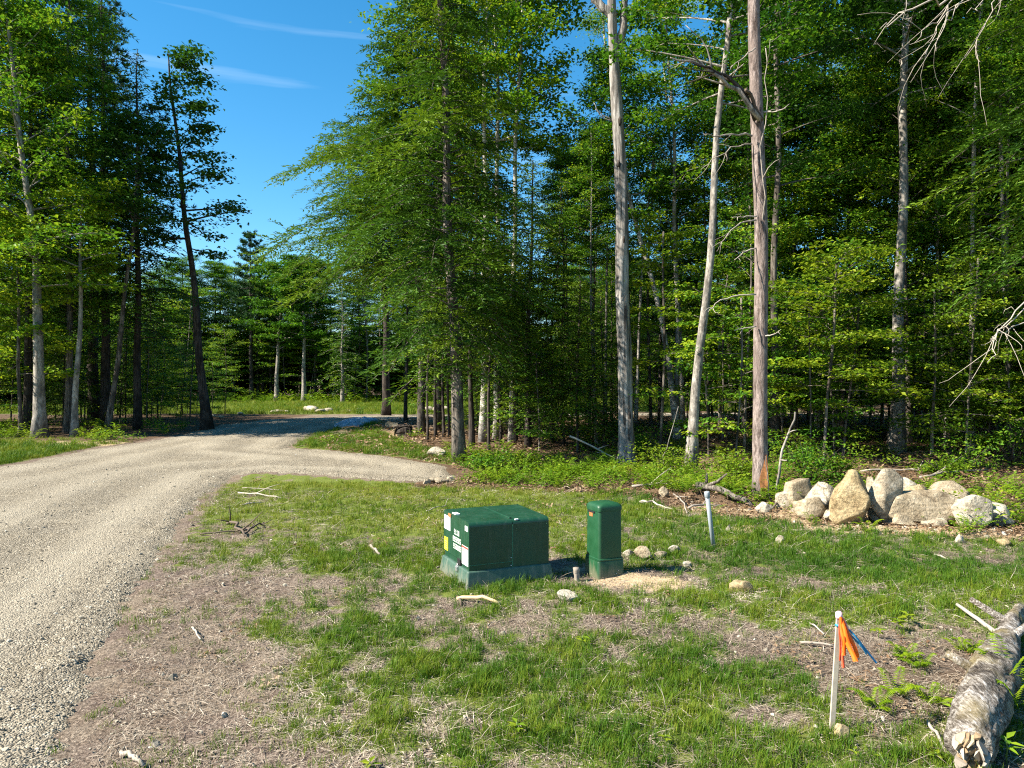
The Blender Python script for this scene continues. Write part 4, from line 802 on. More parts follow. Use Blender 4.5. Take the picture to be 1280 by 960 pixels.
named(broadleaf, 'sapling', 'lime leaved sapling with level sprays between the pine and the beech trunk', 'sapling', [(1030, 585), (1033, 500), (1043, 400)], 4, 5.4, 316, fb=1.8, Rm=1.7, nb=24, leaf=.13, lpc=17, layer=.16, tw=5, up=(2, 35), tint=(.45, .25), mat='leaf_lime', sides=6)
named(broadleaf, 'sapling', 'tall lime leaved sapling between the dead snag and the leaning maple', 'sapling', [(826, 572), (828, 480), (830, 380)], 4, 6.8, 317, fb=2.6, Rm=1.6, nb=22, leaf=.13, lpc=16, layer=.16, tw=4, up=(2, 35), tint=(.45, .25), mat='leaf_lime', sides=6)
named(broadleaf, 'sapling', 'yellow green sapling in front of the dark woods right of the beech', 'sapling', [(1165, 578), (1165, 520), (1168, 450)], 4, 4.6, 318, fb=.8, Rm=1.6, nb=22, leaf=.12, lpc=16, layer=.16, tw=4, up=(2, 35), tint=(.30, .25), mat='leaf_lime', sides=6)
# --- the hemlock clump by the drive
named(conifer, 'hemlock_tree', 'large feathery hemlock with the thickest grey trunk beside the drive end', 'hemlock', [(575, 578), (570, 480), (566, 400), (560, 250), (553, 60)], 15, 19, 320, fb=2.6, Rm=3.7, nb=250, step=.16, ll=.16, lw=.058, tint=(.50, .22), bark='bark', sides=10)
named(conifer, 'hemlock_tree', 'wide hemlock whose sprays reach out over the road against the sky', 'hemlock', [(527, 543), (527, 470), (524, 380), (518, 220)], 9, 17.5, 321, fb=6.8, Rm=6.2, taper=.85, nb=260, step=.18, ll=.19, lw=.066, tint=(.48, .22), bark='bark')
named(conifer, 'hemlock_tree', 'dark trunked hemlock farthest along the road bend', 'hemlock', [(483, 519), (483, 440), (480, 330), (470, 150)], 10, 21, 322, fb=9.5, Rm=6.8, taper=.5, nb=240, step=.24, ll=.22, lw=.07, tint=(.35, .2))
named(conifer, 'hemlock_tree', 'hemlock with low sweeping sprays right of the thick grey trunk', 'hemlock', [(660, 560), (660, 470), (662, 330), (668, 200)], 8, 10, 323, fb=1.0, Rm=3.2, nb=160, step=.18, ll=.15, lw=.045, tint=(.42, .22))
named(conifer, 'hemlock_tree', 'slim hemlock close behind the thick grey trunk', 'hemlock', [(590, 560), (588, 480), (592, 380), (596, 200)], 7, 11, 324, fb=3.5, Rm=2.7, nb=130, step=.19, ll=.16, lw=.05, tint=(.40, .2))
named(conifer, 'hemlock_tree', 'young bright hemlock in front of the snag foot', 'hemlock', [(722, 566), (722, 500), (723, 430)], 4, 5.8, 325, fb=.9, Rm=1.6, nb=85, step=.15, ll=.13, lw=.042, tint=(.62, .2))
for k, (px, py, lb) in enumerate([(604, 552, 'tall white birch, leftmost of three pale stems above the hemlocks'), (621, 549, 'tall white birch, middle of three pale stems above the hemlocks'), (640, 552, 'tall white birch, rightmost of three pale stems above the hemlocks')]):
    named(broadleaf, 'birch_tree', lb, 'birch', [(px, py), (px+2, 300), (px+[2, 0, 8][k], 100), (px+[4, -2, 14][k], -20)], [8, 7, 7][k], 21, 330+k, group='white birches above the hemlocks', fb=11, Rm=2.7, nb=34, leaf=.17, lpc=24, tint=(.6, .2), bark='bark_birch')
named(broadleaf, 'broadleaf_tree', 'light green leafy tree rising behind the hemlocks at the sky edge', 'tree', [(548, 540), (548, 300), (552, 100)], 8, 21, 334, fb=8, Rm=3.4, nb=46, leaf=.18, lpc=28, tint=(.66, .2))
# small stems between the hemlock trunks
for k, (px, py, wd) in enumerate([(545, 548, 4), (555, 546, 4), (562, 548, 3), (507, 528, 5), (535, 552, 3), (611, 565, 4), (626, 556, 4), (645, 550, 4), (690, 553, 4), (705, 558, 3)]):
    named(conifer, 'hemlock_tree', 'thin young hemlock stem shaded under the big hemlocks by the drive', 'young hemlock', [(px, py), (px+R_.uniform(-3, 3), 440), (px+R_.uniform(-8, 8), 330)], wd, R_.uniform(7, 10), 340+k, group='thin stems under the hemlocks', fb=R_.uniform(3.0, 4.2), Rm=1.7, nb=50, step=.2, ll=.16, lw=.05, tint=(.38, .2), sides=6)
# --- the dark woods across the road
named(broadleaf, 'broadleaf_tree', 'grey trunk with sparse yellow green leaves at the edge of the woods across the road', 'tree', [(50, 547), (48, 440), (46, 330), (30, 210), (12, 60)], 13, 19, 350, fb=6.0, Rm=4.2, nb=34, leaf=.20, lpc=22, tint=(.70, .2), bark='bark_pale')
named(broadleaf, 'broadleaf_tree', 'slim pale trunk leaning slightly right with a small leafy top, across the road', 'tree', [(93, 546), (97, 450), (101, 350)], 8, 10.5, 351, fb=6.6, Rm=2.2, nb=24, leaf=.18, lpc=20, tint=(.68, .2), bark='bark_pale')
named(broadleaf, 'broadleaf_tree', 'thin sapling stem nearest the frame edge across the road', 'tree', [(26, 546), (24, 430), (20, 340)], 5, 9.5, 352, fb=2.6, Rm=2.4, nb=26, leaf=.18, lpc=20, tint=(.75, .2), bark='bark')
named(broadleaf, 'broadleaf_tree', 'slender grey trunk leaning right among dark conifers across the road', 'tree', [(134, 542), (145, 460), (156, 380), (165, 300)], 7, 14, 353, fb=9, Rm=2.5, nb=26, leaf=.19, lpc=22, mat='leaf_dark', bark='bark')
named(conifer, 'hemlock_tree', 'tall dark conifer with a black trunk and tiered drooping limbs across the road', 'conifer', [(132, 535), (132, 400), (130, 250)], 12, 24, 354, fb=6, Rm=4.4, nb=170, step=.28, ll=.26, lw=.08, tint=(.20, .15), gap=.1)
named(conifer, 'hemlock_tree', 'dark conifer right of the tiered one with gaps of sky between its limbs', 'conifer', [(172, 537), (172, 400), (172, 250)], 10, 19, 355, fb=4.5, Rm=3.6, nb=130, step=.28, ll=.26, lw=.08, tint=(.20, .15), gap=.15)
named(white_pine, 'pine_tree', 'tall pine whose dark plumed top reaches the frame top across the road', 'pine', [(118, 530), (116, 300), (112, 60)], 13, 29, 356, fb=9, Rm=5.2, whorls=18, per=6, ll=.34, lw=.05, tint=(.25, .15))
named(broadleaf, 'broadleaf_tree', 'tall dark tree leaning over the roadside alone against the sky, high airy crown', 'tree', [(259, 537), (250, 440), (238, 320), (226, 220), (214, 110)], 11, 19.0, 357, fb=9.0, Rm=2.8, nb=24, leaf=.22, lpc=15, tint=(.45, .2), mat='leaf_dark', bark='bark_dark', one_side=(0.0, .45))
# --- beyond the clearing
named(white_pine, 'pine_tree', 'pointed pine standing above the trees beyond the clearing', 'pine', [(314, 503), (314, 420), (313, 330)], 6, 22, 360, fb=9.5, Rm=4.6, whorls=12, per=6, ll=.42, lw=.075, tint=(.42, .2), tuft=14)
named(broadleaf, 'broadleaf_tree', 'round topped green tree right of the pointed pine beyond the clearing', 'tree', [(346, 503), (347, 440), (352, 380)], 6, 17, 361, fb=6.5, Rm=4.6, nb=48, leaf=.32, lpc=24, tint=(.5, .2), bark='bark_pale')
named(broadleaf, 'broadleaf_tree', 'green tree with a straight pale trunk beyond the clearing', 'tree', [(380, 503), (380, 440), (380, 400)], 6, 16.5, 362, fb=7.0, Rm=4.6, nb=46, leaf=.32, lpc=24, tint=(.42, .2), bark='bark_pale')
named(conifer, 'hemlock_tree', 'pale green conifer with level layers at the far side of the clearing', 'conifer', [(428, 505), (428, 440), (428, 390)], 5, 13.5, 363, fb=1.5, Rm=3.9, nb=90, step=.36, ll=.34, lw=.11, tint=(.55, .2), bark='bark_pale')

# --- rows of trees behind (each a thing of its own, meshes shared)
def far_from_used(x, y, d): return all((x-a)**2+(y-b)**2 > d*d for a, b in used)
def fill(kinds, zone, n, dmin, seed, name, label, cat, group, ok=None, smin=.8, smax=1.2, wide=1.0, clear=.03):
    r = random.Random(seed); k = 0
    for _ in range(n*60):
        if k >= n: break
        y = r.uniform(zone[2], zone[3]); x = r.uniform(zone[0], zone[1])
        if ok and not ok(x, y): continue
        if not far_from_used(x, y, dmin): continue
        if in_lane(x, y, 8 if 'sapling' in kinds else 20): continue
        if any(y < b-.4 and abs(x/y-a) < clear for a, b in keep_clear): continue
        kd = r.choice(kinds); lib = LIB[kd]; s = r.uniform(smin, smax); pxx = 640+FPX*x/y
        if kd in ('maple', 'oak', 'hemlock', 'pole') and 672 < pxx < 768: s = min(s, (2.3+360/FPX*y)/21*(1+abs(pxx-715)/110*.4))
        sh = s*r.uniform(.85, 1.1)*wide
        plant_tree(name, label, cat, (x, y, float(height(x, y))-.03), r.choice(lib), r.uniform(0, 6.28), (sh, sh, s), group); used.append((x, y)); k += 1
    return k
inview = lambda x, y, m=3: abs(x) < .70*y+m
edge_ok = lambda x, y: y > edge_y(x)+2.4 and x > 0.5+0.04*y and inview(x, y) and road_sd(np.array([x]), np.array([y]))[0] > 2
fill(['edge_tree'], (0.5, 21, 21.5, 28), 17, 1.7, 14, 'broadleaf_tree', 'young broad crowned tree leafy down to the ground at the woods front', 'tree', 'leafy edge trees beyond the lawn', edge_ok, .75, 1.1, 1.0, .11)
fill(['pole'], (1.2, 26, 21.5, 34), 44, 1.0, 15, 'broadleaf_tree', 'tall thin trunk with a small high crown in the woods beyond the lawn', 'tree', 'slender trunks in the woods beyond the lawn', edge_ok, .75, 1.15, 1.0, .02)
fill(['maple', 'maple', 'oak'], (1, 26, 23, 33), 15, 2.2, 1, 'broadleaf_tree', 'leafy tree in the first rows of the woods behind the boulders and green boxes', 'tree', 'front rows of the woods beyond the lawn', edge_ok)
fill(['maple', 'oak', 'hemlock', 'maple'], (1, 40, 33, 48), 20, 2.8, 2, 'broadleaf_tree', 'tree deeper in the shade of the woods beyond the lawn', 'tree', 'inner rows of the woods beyond the lawn', lambda x, y: edge_ok(x, y) and x > 3, .6, .95)
fill(['maple', 'oak', 'hemlock', 'oak'], (4, 62, 57, 84), 40, 3.2, 3, 'broadleaf_tree', 'tree in the deepest rows of the woods beyond the lawn', 'tree', 'deepest rows of the woods beyond the lawn', lambda x, y: inview(x, y, 6), .55, .8, 1.25)
fill(['sapling', 'sapling', 'sapling_lime', 'young_hemlock'], (0.5, 22, 19.5, 27), 46, 0.9, 4, 'sapling', 'leafy sapling with level sprays at the front of the woods beyond the lawn', 'sapling', 'saplings along the woods beyond the lawn', edge_ok, .6, 1.1, 1.0, .04)
fill(['sapling', 'sapling', 'young_hemlock'], (1, 34, 26, 42), 36, 1.5, 5, 'sapling', 'understory sapling shaded by the woods beyond the lawn', 'sapling', 'shaded saplings in the woods beyond the lawn', edge_ok, .8, 1.5)
fill(['young_hemlock', 'young_hemlock', 'sapling'], (-3.2, 3.5, 24.5, 36), 16, 1.0, 16, 'small_tree', 'bushy small tree filling the shade under the hemlocks', 'small tree', 'bushy small trees under the hemlocks', lambda x, y: x > -.10*y-.6, .42, .75, 1.25, .012)
left_ok = lambda x, y: x < -12.5-.19*(y-30) and x < -0.53*y and y > 31+.12*(-x-20) and road_sd(np.array([x]), np.array([y]))[0] > 3.5
fill(['oak', 'maple', 'pine', 'hemlock'], (-40, -13, 33, 42.5), 34, 1.9, 6, 'broadleaf_tree', 'dark tree in the woods across the road', 'tree', 'woods across the road', lambda x, y: left_ok(x, y) and inview(x, y, 5), .9, 1.25)
fill(['sapling', 'sapling_lime', 'sapling', 'young_hemlock'], (-40, -13, 30.5, 48), 26, 1.5, 7, 'sapling', 'sapling in the woods edge across the road', 'sapling', 'saplings across the road', lambda x, y: left_ok(x, y) and inview(x, y, 3), .8, 1.5)
fill(['maple', 'oak', 'hemlock', 'maple'], (-82, 30, 95, 116), 84, 2.8, 8, 'broadleaf_tree', 'tree in the wall of woods beyond the far clearing', 'tree', 'woods beyond the far clearing', lambda x, y: inview(x, y, 6), .72, .92, 1.5)
fill(['sapling', 'sapling', 'young_hemlock'], (-70, 22, 92, 99), 34, 2.0, 9, 'sapling', 'small tree at the foot of the woods beyond the far clearing', 'sapling', 'small trees beyond the far clearing', lambda x, y: inview(x, y, 6), 1.3, 2.2, 1.4)
fill(['oak', 'pine', 'hemlock'], (-110, -55, 74, 98), 26, 3.6, 10, 'broadleaf_tree', 'dark tree deep in the woods across the road', 'tree', 'deeper woods across the road', lambda x, y: inview(x, y, 8) and x < -.58*y, .9, 1.2)
fill(['sapling', 'young_hemlock', 'sapling'], (-34, -13, 36, 56), 26, 1.6, 11, 'small_tree', 'small dark tree at the back of the woods by the road bend', 'small tree', 'small trees by the road bend', lambda x, y: -.55*y < x < -.385*y and road_sd(np.array([x]), np.array([y]))[0] > 3.0, (.7), .95)

ORD = 'first second third fourth fifth sixth seventh eighth ninth tenth eleventh twelfth thirteenth fourteenth fifteenth sixteenth seventeenth eighteenth nineteenth twentieth'.split()
def label_row(group, what, marks):
    """name each of a row of look-alikes by its order between two landmarks of the place"""
    row = sorted(((640+FPX*o.location.x/o.location.y, o) for o in C.objects if o.get('group') == group), key=lambda q: q[0])
    bins = {}
    for px, o in row: bins.setdefault(next((i for i, (lim, _) in enumerate(marks) if px < lim), len(marks)-1), []).append(o)
    for i, os_ in bins.items():
        for k, o in enumerate(os_[:20]): o['label'] = f"{what}, {ORD[k]} from left {marks[i][1]}"
RIGHT = [(781, 'between the hemlocks and the dead snag'), (868, 'between the dead snag and leaning maple'), (952, 'between leaning maple and pinkish pine'), (1120, 'between pinkish pine and beech trunk'), (9999, 'past the beech trunk')]
LEFT = [(95, 'before the slim pale trunk'), (260, 'between slim pale trunk and leaning dark tree'), (9999, 'past the leaning dark tree')]
label_row('leafy edge trees beyond the lawn', 'broad young tree leafy to the ground', RIGHT); label_row('saplings along the woods beyond the lawn', 'leafy sapling with level sprays', RIGHT); label_row('slender trunks in the woods beyond the lawn', 'thin trunk with small high crown', RIGHT)
label_row('front rows of the woods beyond the lawn', 'taller leafy forest tree', RIGHT); label_row('bushy small trees under the hemlocks', 'bushy small shaded tree', [(575, 'before the thickest hemlock trunk'), (9999, 'between thickest hemlock trunk and dead snag')]); label_row('woods across the road', 'tall dark forest tree', LEFT); label_row('shaded saplings in the woods beyond the lawn', 'shaded understory sapling', RIGHT); label_row('saplings across the road', 'roadside woods sapling', LEFT); label_row('small trees by the road bend', 'small dark tree', [(260, 'before the leaning dark tree'), (9999, 'between leaning dark tree and pointed pine')]); label_row('thin stems under the hemlocks', 'thin shaded hemlock stem', [(575, 'before the thickest hemlock trunk'), (9999, 'past the thickest hemlock trunk')])
# far-off woods that read as one mass, all round behind the rows
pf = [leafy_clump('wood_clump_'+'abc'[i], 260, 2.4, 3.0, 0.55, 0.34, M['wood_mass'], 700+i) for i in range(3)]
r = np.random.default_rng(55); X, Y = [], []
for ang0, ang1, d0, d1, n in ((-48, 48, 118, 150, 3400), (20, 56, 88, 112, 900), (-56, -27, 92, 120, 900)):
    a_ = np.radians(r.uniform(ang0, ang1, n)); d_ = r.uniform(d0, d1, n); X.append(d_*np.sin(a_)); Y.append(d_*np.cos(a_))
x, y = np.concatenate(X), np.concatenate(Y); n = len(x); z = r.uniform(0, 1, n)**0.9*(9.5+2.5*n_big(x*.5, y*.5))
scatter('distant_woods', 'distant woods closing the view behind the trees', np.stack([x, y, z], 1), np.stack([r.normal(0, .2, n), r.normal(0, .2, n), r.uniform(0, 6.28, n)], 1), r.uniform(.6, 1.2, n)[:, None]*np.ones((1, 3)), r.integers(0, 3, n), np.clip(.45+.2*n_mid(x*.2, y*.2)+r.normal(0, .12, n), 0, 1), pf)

# ------------------------------------------------------------------ the green transformer cabinet
def paint(name, c, rough, dirt):
    m, t, N, L, b = new_mat(name); tc = N.new('ShaderNodeTexCoord'); v = tc.outputs['Object']
    n1 = noise(N, L, v, 6, 6, .65); n2 = noise(N, L, mapping(N, L, v, (1, 1, .15)), 22, 5, .7); n3 = noise(N, L, v, 160, 3)
    r = ramp(N, [(.35, tuple(x*.86 for x in c)), (.7, tuple(x*1.12 for x in c))]); L.new(n1.outputs[0], r.inputs[0])
    rd = ramp(N, [(.52, (0, 0, 0)), (.8, (1, 1, 1))]); L.new(n2.outputs[0], rd.inputs[0])
    L.new(mixc(N, L, math_(N, L, 'MULTIPLY', rd.outputs[0], .50), r.outputs[0], dirt), b.inputs['Base Color'])
    sp = N.new('ShaderNodeSeparateXYZ'); L.new(v, sp.inputs[0]); mz = math_(N, L, 'ADD', math_(N, L, 'MULTIPLY', sp.outputs[2], -3.2), math_(N, L, 'MULTIPLY', n2.outputs[0], 1.5)); rmz = ramp(N, [(.15, (0, 0, 0)), (.55, (1, 1, 1))]); L.new(mz, rmz.inputs[0])
    src = b.inputs['Base Color'].links[0].from_socket; L.new(mixc(N, L, math_(N, L, 'MULTIPLY', rmz.outputs[0], .5), src, (.19, .16, .11)), b.inputs['Base Color'])
    rr = ramp(N, [(.3, (rough-.08,)*3), (.7, (rough+.12,)*3)]); L.new(n1.outputs[0], rr.inputs[0]); L.new(rr.outputs[0], b.inputs['Roughness']); b.inputs['Specular IOR Level'].default_value = .45
    bump(N, L, b, n1.outputs[0], .03, .003); return m
M['green'] = paint('green_enamel', (0.008, 0.047, 0.023), .40, (.07, .095, .07))
M['green_pad'] = paint('grey_green_fibreglass', (0.042, 0.088, 0.064), .6, (.22, .24, .20))
M['green_ped'] = paint('green_plastic', (0.008, 0.058, 0.021), .45, (.03, .07, .03))
M['white_label'] = plain_mat('white_label', (.78, .78, .76), .5, .05, 30); M['yellow_label'] = plain_mat('yellow_label', (.75, .72, .03), .5, .06, 30)
M['ink'] = plain_mat('ink', (.16, .16, .17), .7); M['red_ink'] = plain_mat('red_ink', (.62, .05, .03), .6); M['stencil'] = plain_mat('stencil_paint', (.52, .56, .50), .7, .15, 60)
M['steel'] = plain_mat('steel', (.55, .55, .54), .35, .1, 40, metal=.8); M['black'] = plain_mat('black_gap', (.012, .012, .012), .8); M['rust'] = plain_mat('rusty_metal', (.30, .12, .04), .85, .4, 40); M['seam'] = plain_mat('seam_edge', (.05, .17, .10), .5)
def corner_frame(px, py, yaw):
    g = P(px, py); return g, yaw
g, yaw = P(583, 738), math.radians(23.5)
W_, D_ = 1.09, 1.0       # foot of the pad: along the front, along the side
T = thing('transformer_box', 'wide green metal cabinet with stickers on its side, on a grey green base', 'utility cabinet', (g.x, g.y, g.z-.05), yaw)
bm = bmesh.new(); frustum_bm(bm, W_, D_, W_-.075, D_-.085, 0.0, .235, .014, (W_/2, D_/2), (W_/2, D_/2)); obj('base', bm_mesh('base', bm, M['green_pad']), T)
x0, x1, y0, y1 = .055, W_-.055, .065, D_-.05; zb, zt = .225, .775
bm = bmesh.new(); box_bm(bm, (x0+.012, y0+.012, zb-.03), (x1-.012, y1-.012, zt-.06), .006); obj('cabinet_body', bm_mesh('cabinet_body', bm, M['green']), T)
xm = x0+(x1-x0)*.535
for a_, b_, nm, zlo in ((x0, xm-.003, 'hood', zb+.075), (xm+.003, x1, 'hood', zb+.004)):       # two hood halves, roof and front in one folded piece
    bm = bmesh.new(); prof = [(y0, zlo), (y0, zt-.055)]+[(y0+.055*(1-math.cos(k*PI/10)), zt-.055+.05*math.sin(k*PI/10)) for k in range(1, 6)]+[(y1, zt+.008), (y1, zlo)]
    A = [bm.verts.new((a_, y, z)) for y, z in prof]; B = [bm.verts.new((b_, y, z)) for y, z in prof]; bm.faces.new(A[::-1]); bm.faces.new(B)
    for i in range(len(prof)): j = (i+1) % len(prof); bm.faces.new((A[i], A[j], B[j], B[i]))
    obj(nm, bm_mesh(nm, bm, M['green']), T)
bm = bmesh.new(); box_bm(bm, (x0+.001, y0+.003, zb), (xm-.004, y0+.03, zb+.070), .003); obj('sill_panel', bm_mesh('sill_panel', bm, M['green']), T)
def bar(parent, name, lo, hi, mat, bev=0.0):
    bm = bmesh.new(); box_bm(bm, lo, hi, bev); return obj(name, bm_mesh(name, bm, M[mat]), parent)
bar(T, 'seam_strip', (xm-.0035, y0-.0035, zb+.01), (xm+.0035, y0+.01, zt-.062), 'seam'); bar(T, 'sill_strip', (x0+.006, y0-.003, zb+.0705), (xm-.006, y0+.01, zb+.0745), 'seam')
bar(T, 'roof_seam', (xm-.014, y0+.065, zt-.004), (xm+.014, y1-.004, zt+.0125), 'green', .003)
bar(T, 'white_tag', (xm+.035, y0+.012, zt-.018), (xm+.078, y0+.03, zt-.002), 'white_label', .003)
for k, (x_, z_) in enumerate([(xm-.02, zb+.115), (xm-.02, zb+.03), (xm+.05, zt-.11), (x1-.03, zt-.08)]):
    bm = bmesh.new(); bmesh.ops.create_cone(bm, cap_ends=True, segments=10, radius1=.008, radius2=.006, depth=.012); bmesh.ops.transform(bm, matrix=Matrix.Translation((x_, y0-.004, z_)) @ Matrix.Rotation(PI/2, 4, 'X'), verts=bm.verts); obj('bolt', bm_mesh('bolt', bm, M['green' if k > 1 else 'steel'], True), T)
# the labelled side: s runs from the near corner to the back, z up
def side(parent, name, s0, s1, z0, z1, mat, off=.004): return bar(parent, name, (x0-off, s0, z0), (x0-.0005 if off <= .004 else x0-off+.0015, s1, z1), mat)
zs = lambda f: zb+f*(zt-zb)
def marks(parent, s0, s1, z0, z1, rows, mat, off, seed, h=.6, wmin=.2):
    """rows of small print on a label, one mesh"""
    r = random.Random(seed); bm = bmesh.new(); rh = (z1-z0)/rows
    for k in range(rows):
        s = s1-.006
        while s > s0+.008:
            wd = r.uniform(wmin, 1)*rh*1.3; e = max(s0+.005, s-wd); zc = z1-(k+.5)*rh
            box_bm(bm, (x0-off-.0012, e, zc-rh*h/2), (x0-off+.0005, s, zc+rh*h/2)); s = e-rh*.35
    return obj('print', bm_mesh('print', bm, M[mat]), parent)
a_ = side(T, 'white_sticker', y1-.25, y1-.025, zs(.62), zs(.92), 'white_label'); marks(a_, y1-.235, y1-.05, zs(.72), zs(.86), 3, 'ink', .0042, 1)
a_ = side(T, 'yellow_sticker', y1-.165, y1-.03, zs(.16), zs(.44), 'yellow_label'); marks(a_, y1-.15, y1-.045, zs(.19), zs(.38), 4, 'ink', .0042, 2, .35)
a_ = side(T, 'warning_sticker', y0+.022, y0+.225, zs(.10), zs(.48), 'white_label'); side(a_, 'red_header', y0+.026, y0+.221, zs(.435), zs(.475), 'red_ink', .0055); side(a_, 'red_mark', y0+.165, y0+.205, zs(.355), zs(.41), 'red_ink', .0055); marks(a_, y0+.04, y0+.20, zs(.13), zs(.33), 6, 'ink', .0042, 3, .22)
a_ = side(T, 'small_sticker', y0+.03, y0+.125, zs(.80), zs(.90), 'white_label'); marks(a_, y0+.035, y0+.12, zs(.81), zs(.89), 3, 'ink', .0042, 4, .3)
# stencilled rows (too blurred in the photograph to read): blocky strokes
for k, (s0, s1, zc) in enumerate([(y0+.30, y0+.50, .66), (y0+.25, y0+.545, .505), (y0+.25, y0+.53, .355)]):
    r = random.Random(k+9); bm = bmesh.new(); s = s1; hh = .030
    while s > s0+.02:
        cw = .034; z_ = zs(zc)
        for (u0, u1, v0, v1) in r.choice([[(0, .3, -1, 1), (.3, 1, .6, 1), (.3, 1, -.2, .2), (.3, 1, -1, -.6), (.75, 1, -.2, .6)], [(0, .3, -1, 1), (.7, 1, -1, 1), (.3, .7, .6, 1), (.3, .7, -1, -.6)], [(.3, .65, -1, 1), (0, .3, .4, .8), (0, 1, -1.0, -.7)], [(0, 1, .6, 1), (0, 1, -.2, .2), (0, 1, -1, -.6), (0, .3, -.2, .6), (.7, 1, -.6, -.2)]]):
            box_bm(bm, (x0-.0016, s-u1*cw, z_+v0*hh), (x0+.0005, s-u0*cw, z_+v1*hh))
        s -= cw+.013
    obj('stencilled_number', bm_mesh('stencilled_number', bm, M['stencil']), T)
bar(T, 'latch_recess', (x0-.010, y0+.27, zb-.055), (x0+.03, y0+.37, zb+.085), 'black', .006)
bm = bmesh.new(); box_bm(bm, (x0-.05, y0+.28, zb-.055), (x0-.012, y0+.345, zb+.005), .008); pl_ = obj('padlock', bm_mesh('padlock', bm, M['steel']), T)
Gp = Geo(); th_ = np.linspace(0, PI, 9); Gp.tube(np.stack([np.full(9, x0-.03), y0+.312+.022*np.cos(th_), zb+.0+.035*np.sin(th_)], 1), .005, 6); obj('shackle', Gp.mesh('shackle', M['steel']), pl_)
bar(T, 'lifting_lug', (x0+.012, y0+.50, zt+.002), (x0+.075, y0+.62, zt+.014), 'white_label', .006); bar(T, 'rusty_hinge', (x0-.010, y0+.60, zt-.045), (x0+.004, y0+.70, zt-.005), 'rust', .003)

# ------------------------------------------------------------------ the green pedestal
g = P(757, 722); Q = thing('utility_pedestal', 'narrow upright green plastic pedestal with a domed cap, right of the wide cabinet', 'pedestal', (g.x, g.y+.14, g.z-.04), math.radians(23.5))
def round_tower(name, secs, mat, seg=8):
    """stack of rounded square rings: (half width, half depth, corner radius, z)"""
    bm = bmesh.new(); rings = []
    for hw, hd, cr_, z in secs:
        ring = []
        for cx, cy, a0 in ((1, 1, 0), (-1, 1, 90), (-1, -1, 180), (1, -1, 270)):
            for k in range(seg+1): a = math.radians(a0+90*k/seg); ring.append(bm.verts.new((cx*(hw-cr_)+cr_*math.cos(a), cy*(hd-cr_)+cr_*math.sin(a), z)))
        rings.append(ring)
    n = len(rings[0])
    for r0_, r1_ in zip(rings, rings[1:]):
        for i in range(n): bm.faces.new((r0_[i], r0_[(i+1) % n], r1_[(i+1) % n], r1_[i]))
    bm.faces.new(rings[0][::-1]); bm.faces.new(rings[-1]); m = bm_mesh(name, bm, M[mat], True); return m
def sharp(o, ang=35):
    m = o.data; m.polygons.foreach_set('use_smooth', np.ones(len(m.polygons), bool)); bm = bmesh.new(); bm.from_mesh(m)
    for e in bm.edges: e.smooth = len(e.link_faces) == 2 and e.calc_face_angle(0) < math.radians(ang)
    bm.to_mesh(m); bm.free(); return o
sharp(obj('foot', round_tower('foot', [(.178, .172, .035, 0), (.174, .168, .035, .225), (.170, .164, .033, .236)], 'green_ped'), Q))
cv = sharp(obj('cover', round_tower('cover', [(.170, .164, .04, .238), (.171, .165, .04, .262), (.160, .154, .038, .268), (.156, .150, .038, 0.800), (.155, .149, .038, 0.808)], 'green_ped'), Q))
sharp(obj('cap', round_tower('cap', [(.162, .156, .040, 0.808), (.163, .157, .040, 0.852), (.158, .152, .045, 0.870), (.140, .134, .06, 0.890), (.10, .095, .07, 0.902), (.04, .04, .035, 0.907)], 'green_ped'), Q), 50)
bar(Q, 'rim_strip', (-.164, -.1665, .252), (.164, -.1615, .258), 'seam')
bar(Q, 'slot', (-.1655, -.06, .782), (-.150, .10, .800), 'black'); bar(Q, 'orange_tag', (-.1615, -.01, .735), (-.154, .07, .782), 'rust')
for x_, z_ in ((.085, .12), (.06, .085)):
    bm = bmesh.new(); bmesh.ops.create_icosphere(bm, subdivisions=1, radius=.007); bmesh.ops.translate(bm, vec=(x_, -.174, z_), verts=bm.verts); obj('bolt', bm_mesh('bolt', bm, M['steel'], True), Q)

# ------------------------------------------------------------------ pipe, stakes, log, sticks
M['pvc'] = plain_mat('grey_plastic_pipe', (.27, .30, .32), .45, .08, 10, dirt=(.25, .22, .17))
def rod(name, label, cat, a, b, ra, rb, mat, sides=12, group=None, bend=0.0, seed=0, twigs=0, n=8, rough=0.0):
    a, b = Vector(a), Vector(b); u = np.linspace(0, 1, n)[:, None]; p = np.array(b-a)*u; r = np.random.default_rng(seed)
    p = p+np.array([0, 0, 1.0])*bend*np.sin(u*PI)+(r.normal(0, bend*.35+1e-9, (n, 3)) if bend else 0); p[0] = 0
    G = Geo(); G.tube(p, np.linspace(ra, rb, n), sides, True, rough=rough, seed=seed)
    for k in range(twigs):
        i = r.integers(1, n-1); d = np.array(b-a); l_ = np.linalg.norm(d); q = d/l_*.6+r.normal(0, .6, 3); q[2] = abs(q[2])*.7; e = l_*r.uniform(.2, .45)
        G.tube(np.stack([p[i], p[i]+q*e*.5+r.normal(0, .03*e, 3), p[i]+q*e]), [ra*.6, ra*.4, ra*.2], 5)
    o = obj(name, G.mesh(name, M[mat]), None, a); return tag(o, label, cat, group)
g = P(892, 685); tp = at(883.5, 615, g.y-.1); t = thing('conduit_pipe', 'grey plastic conduit pipe sticking up out of the grass, leaning left', 'pipe', g)
G = Geo(); d = np.array(tp-g); G.tube(np.stack([-d*.1, d*.5, d]), .030, 14); obj('pipe', G.mesh('pipe', M['pvc']), t)
G = Geo(); G.tube(np.stack([d*.90, d*.91, d*1.0, d*1.005]), [.031, .037, .037, .034], 14); obj('coupling', G.mesh('coupling', M['pvc']), t)
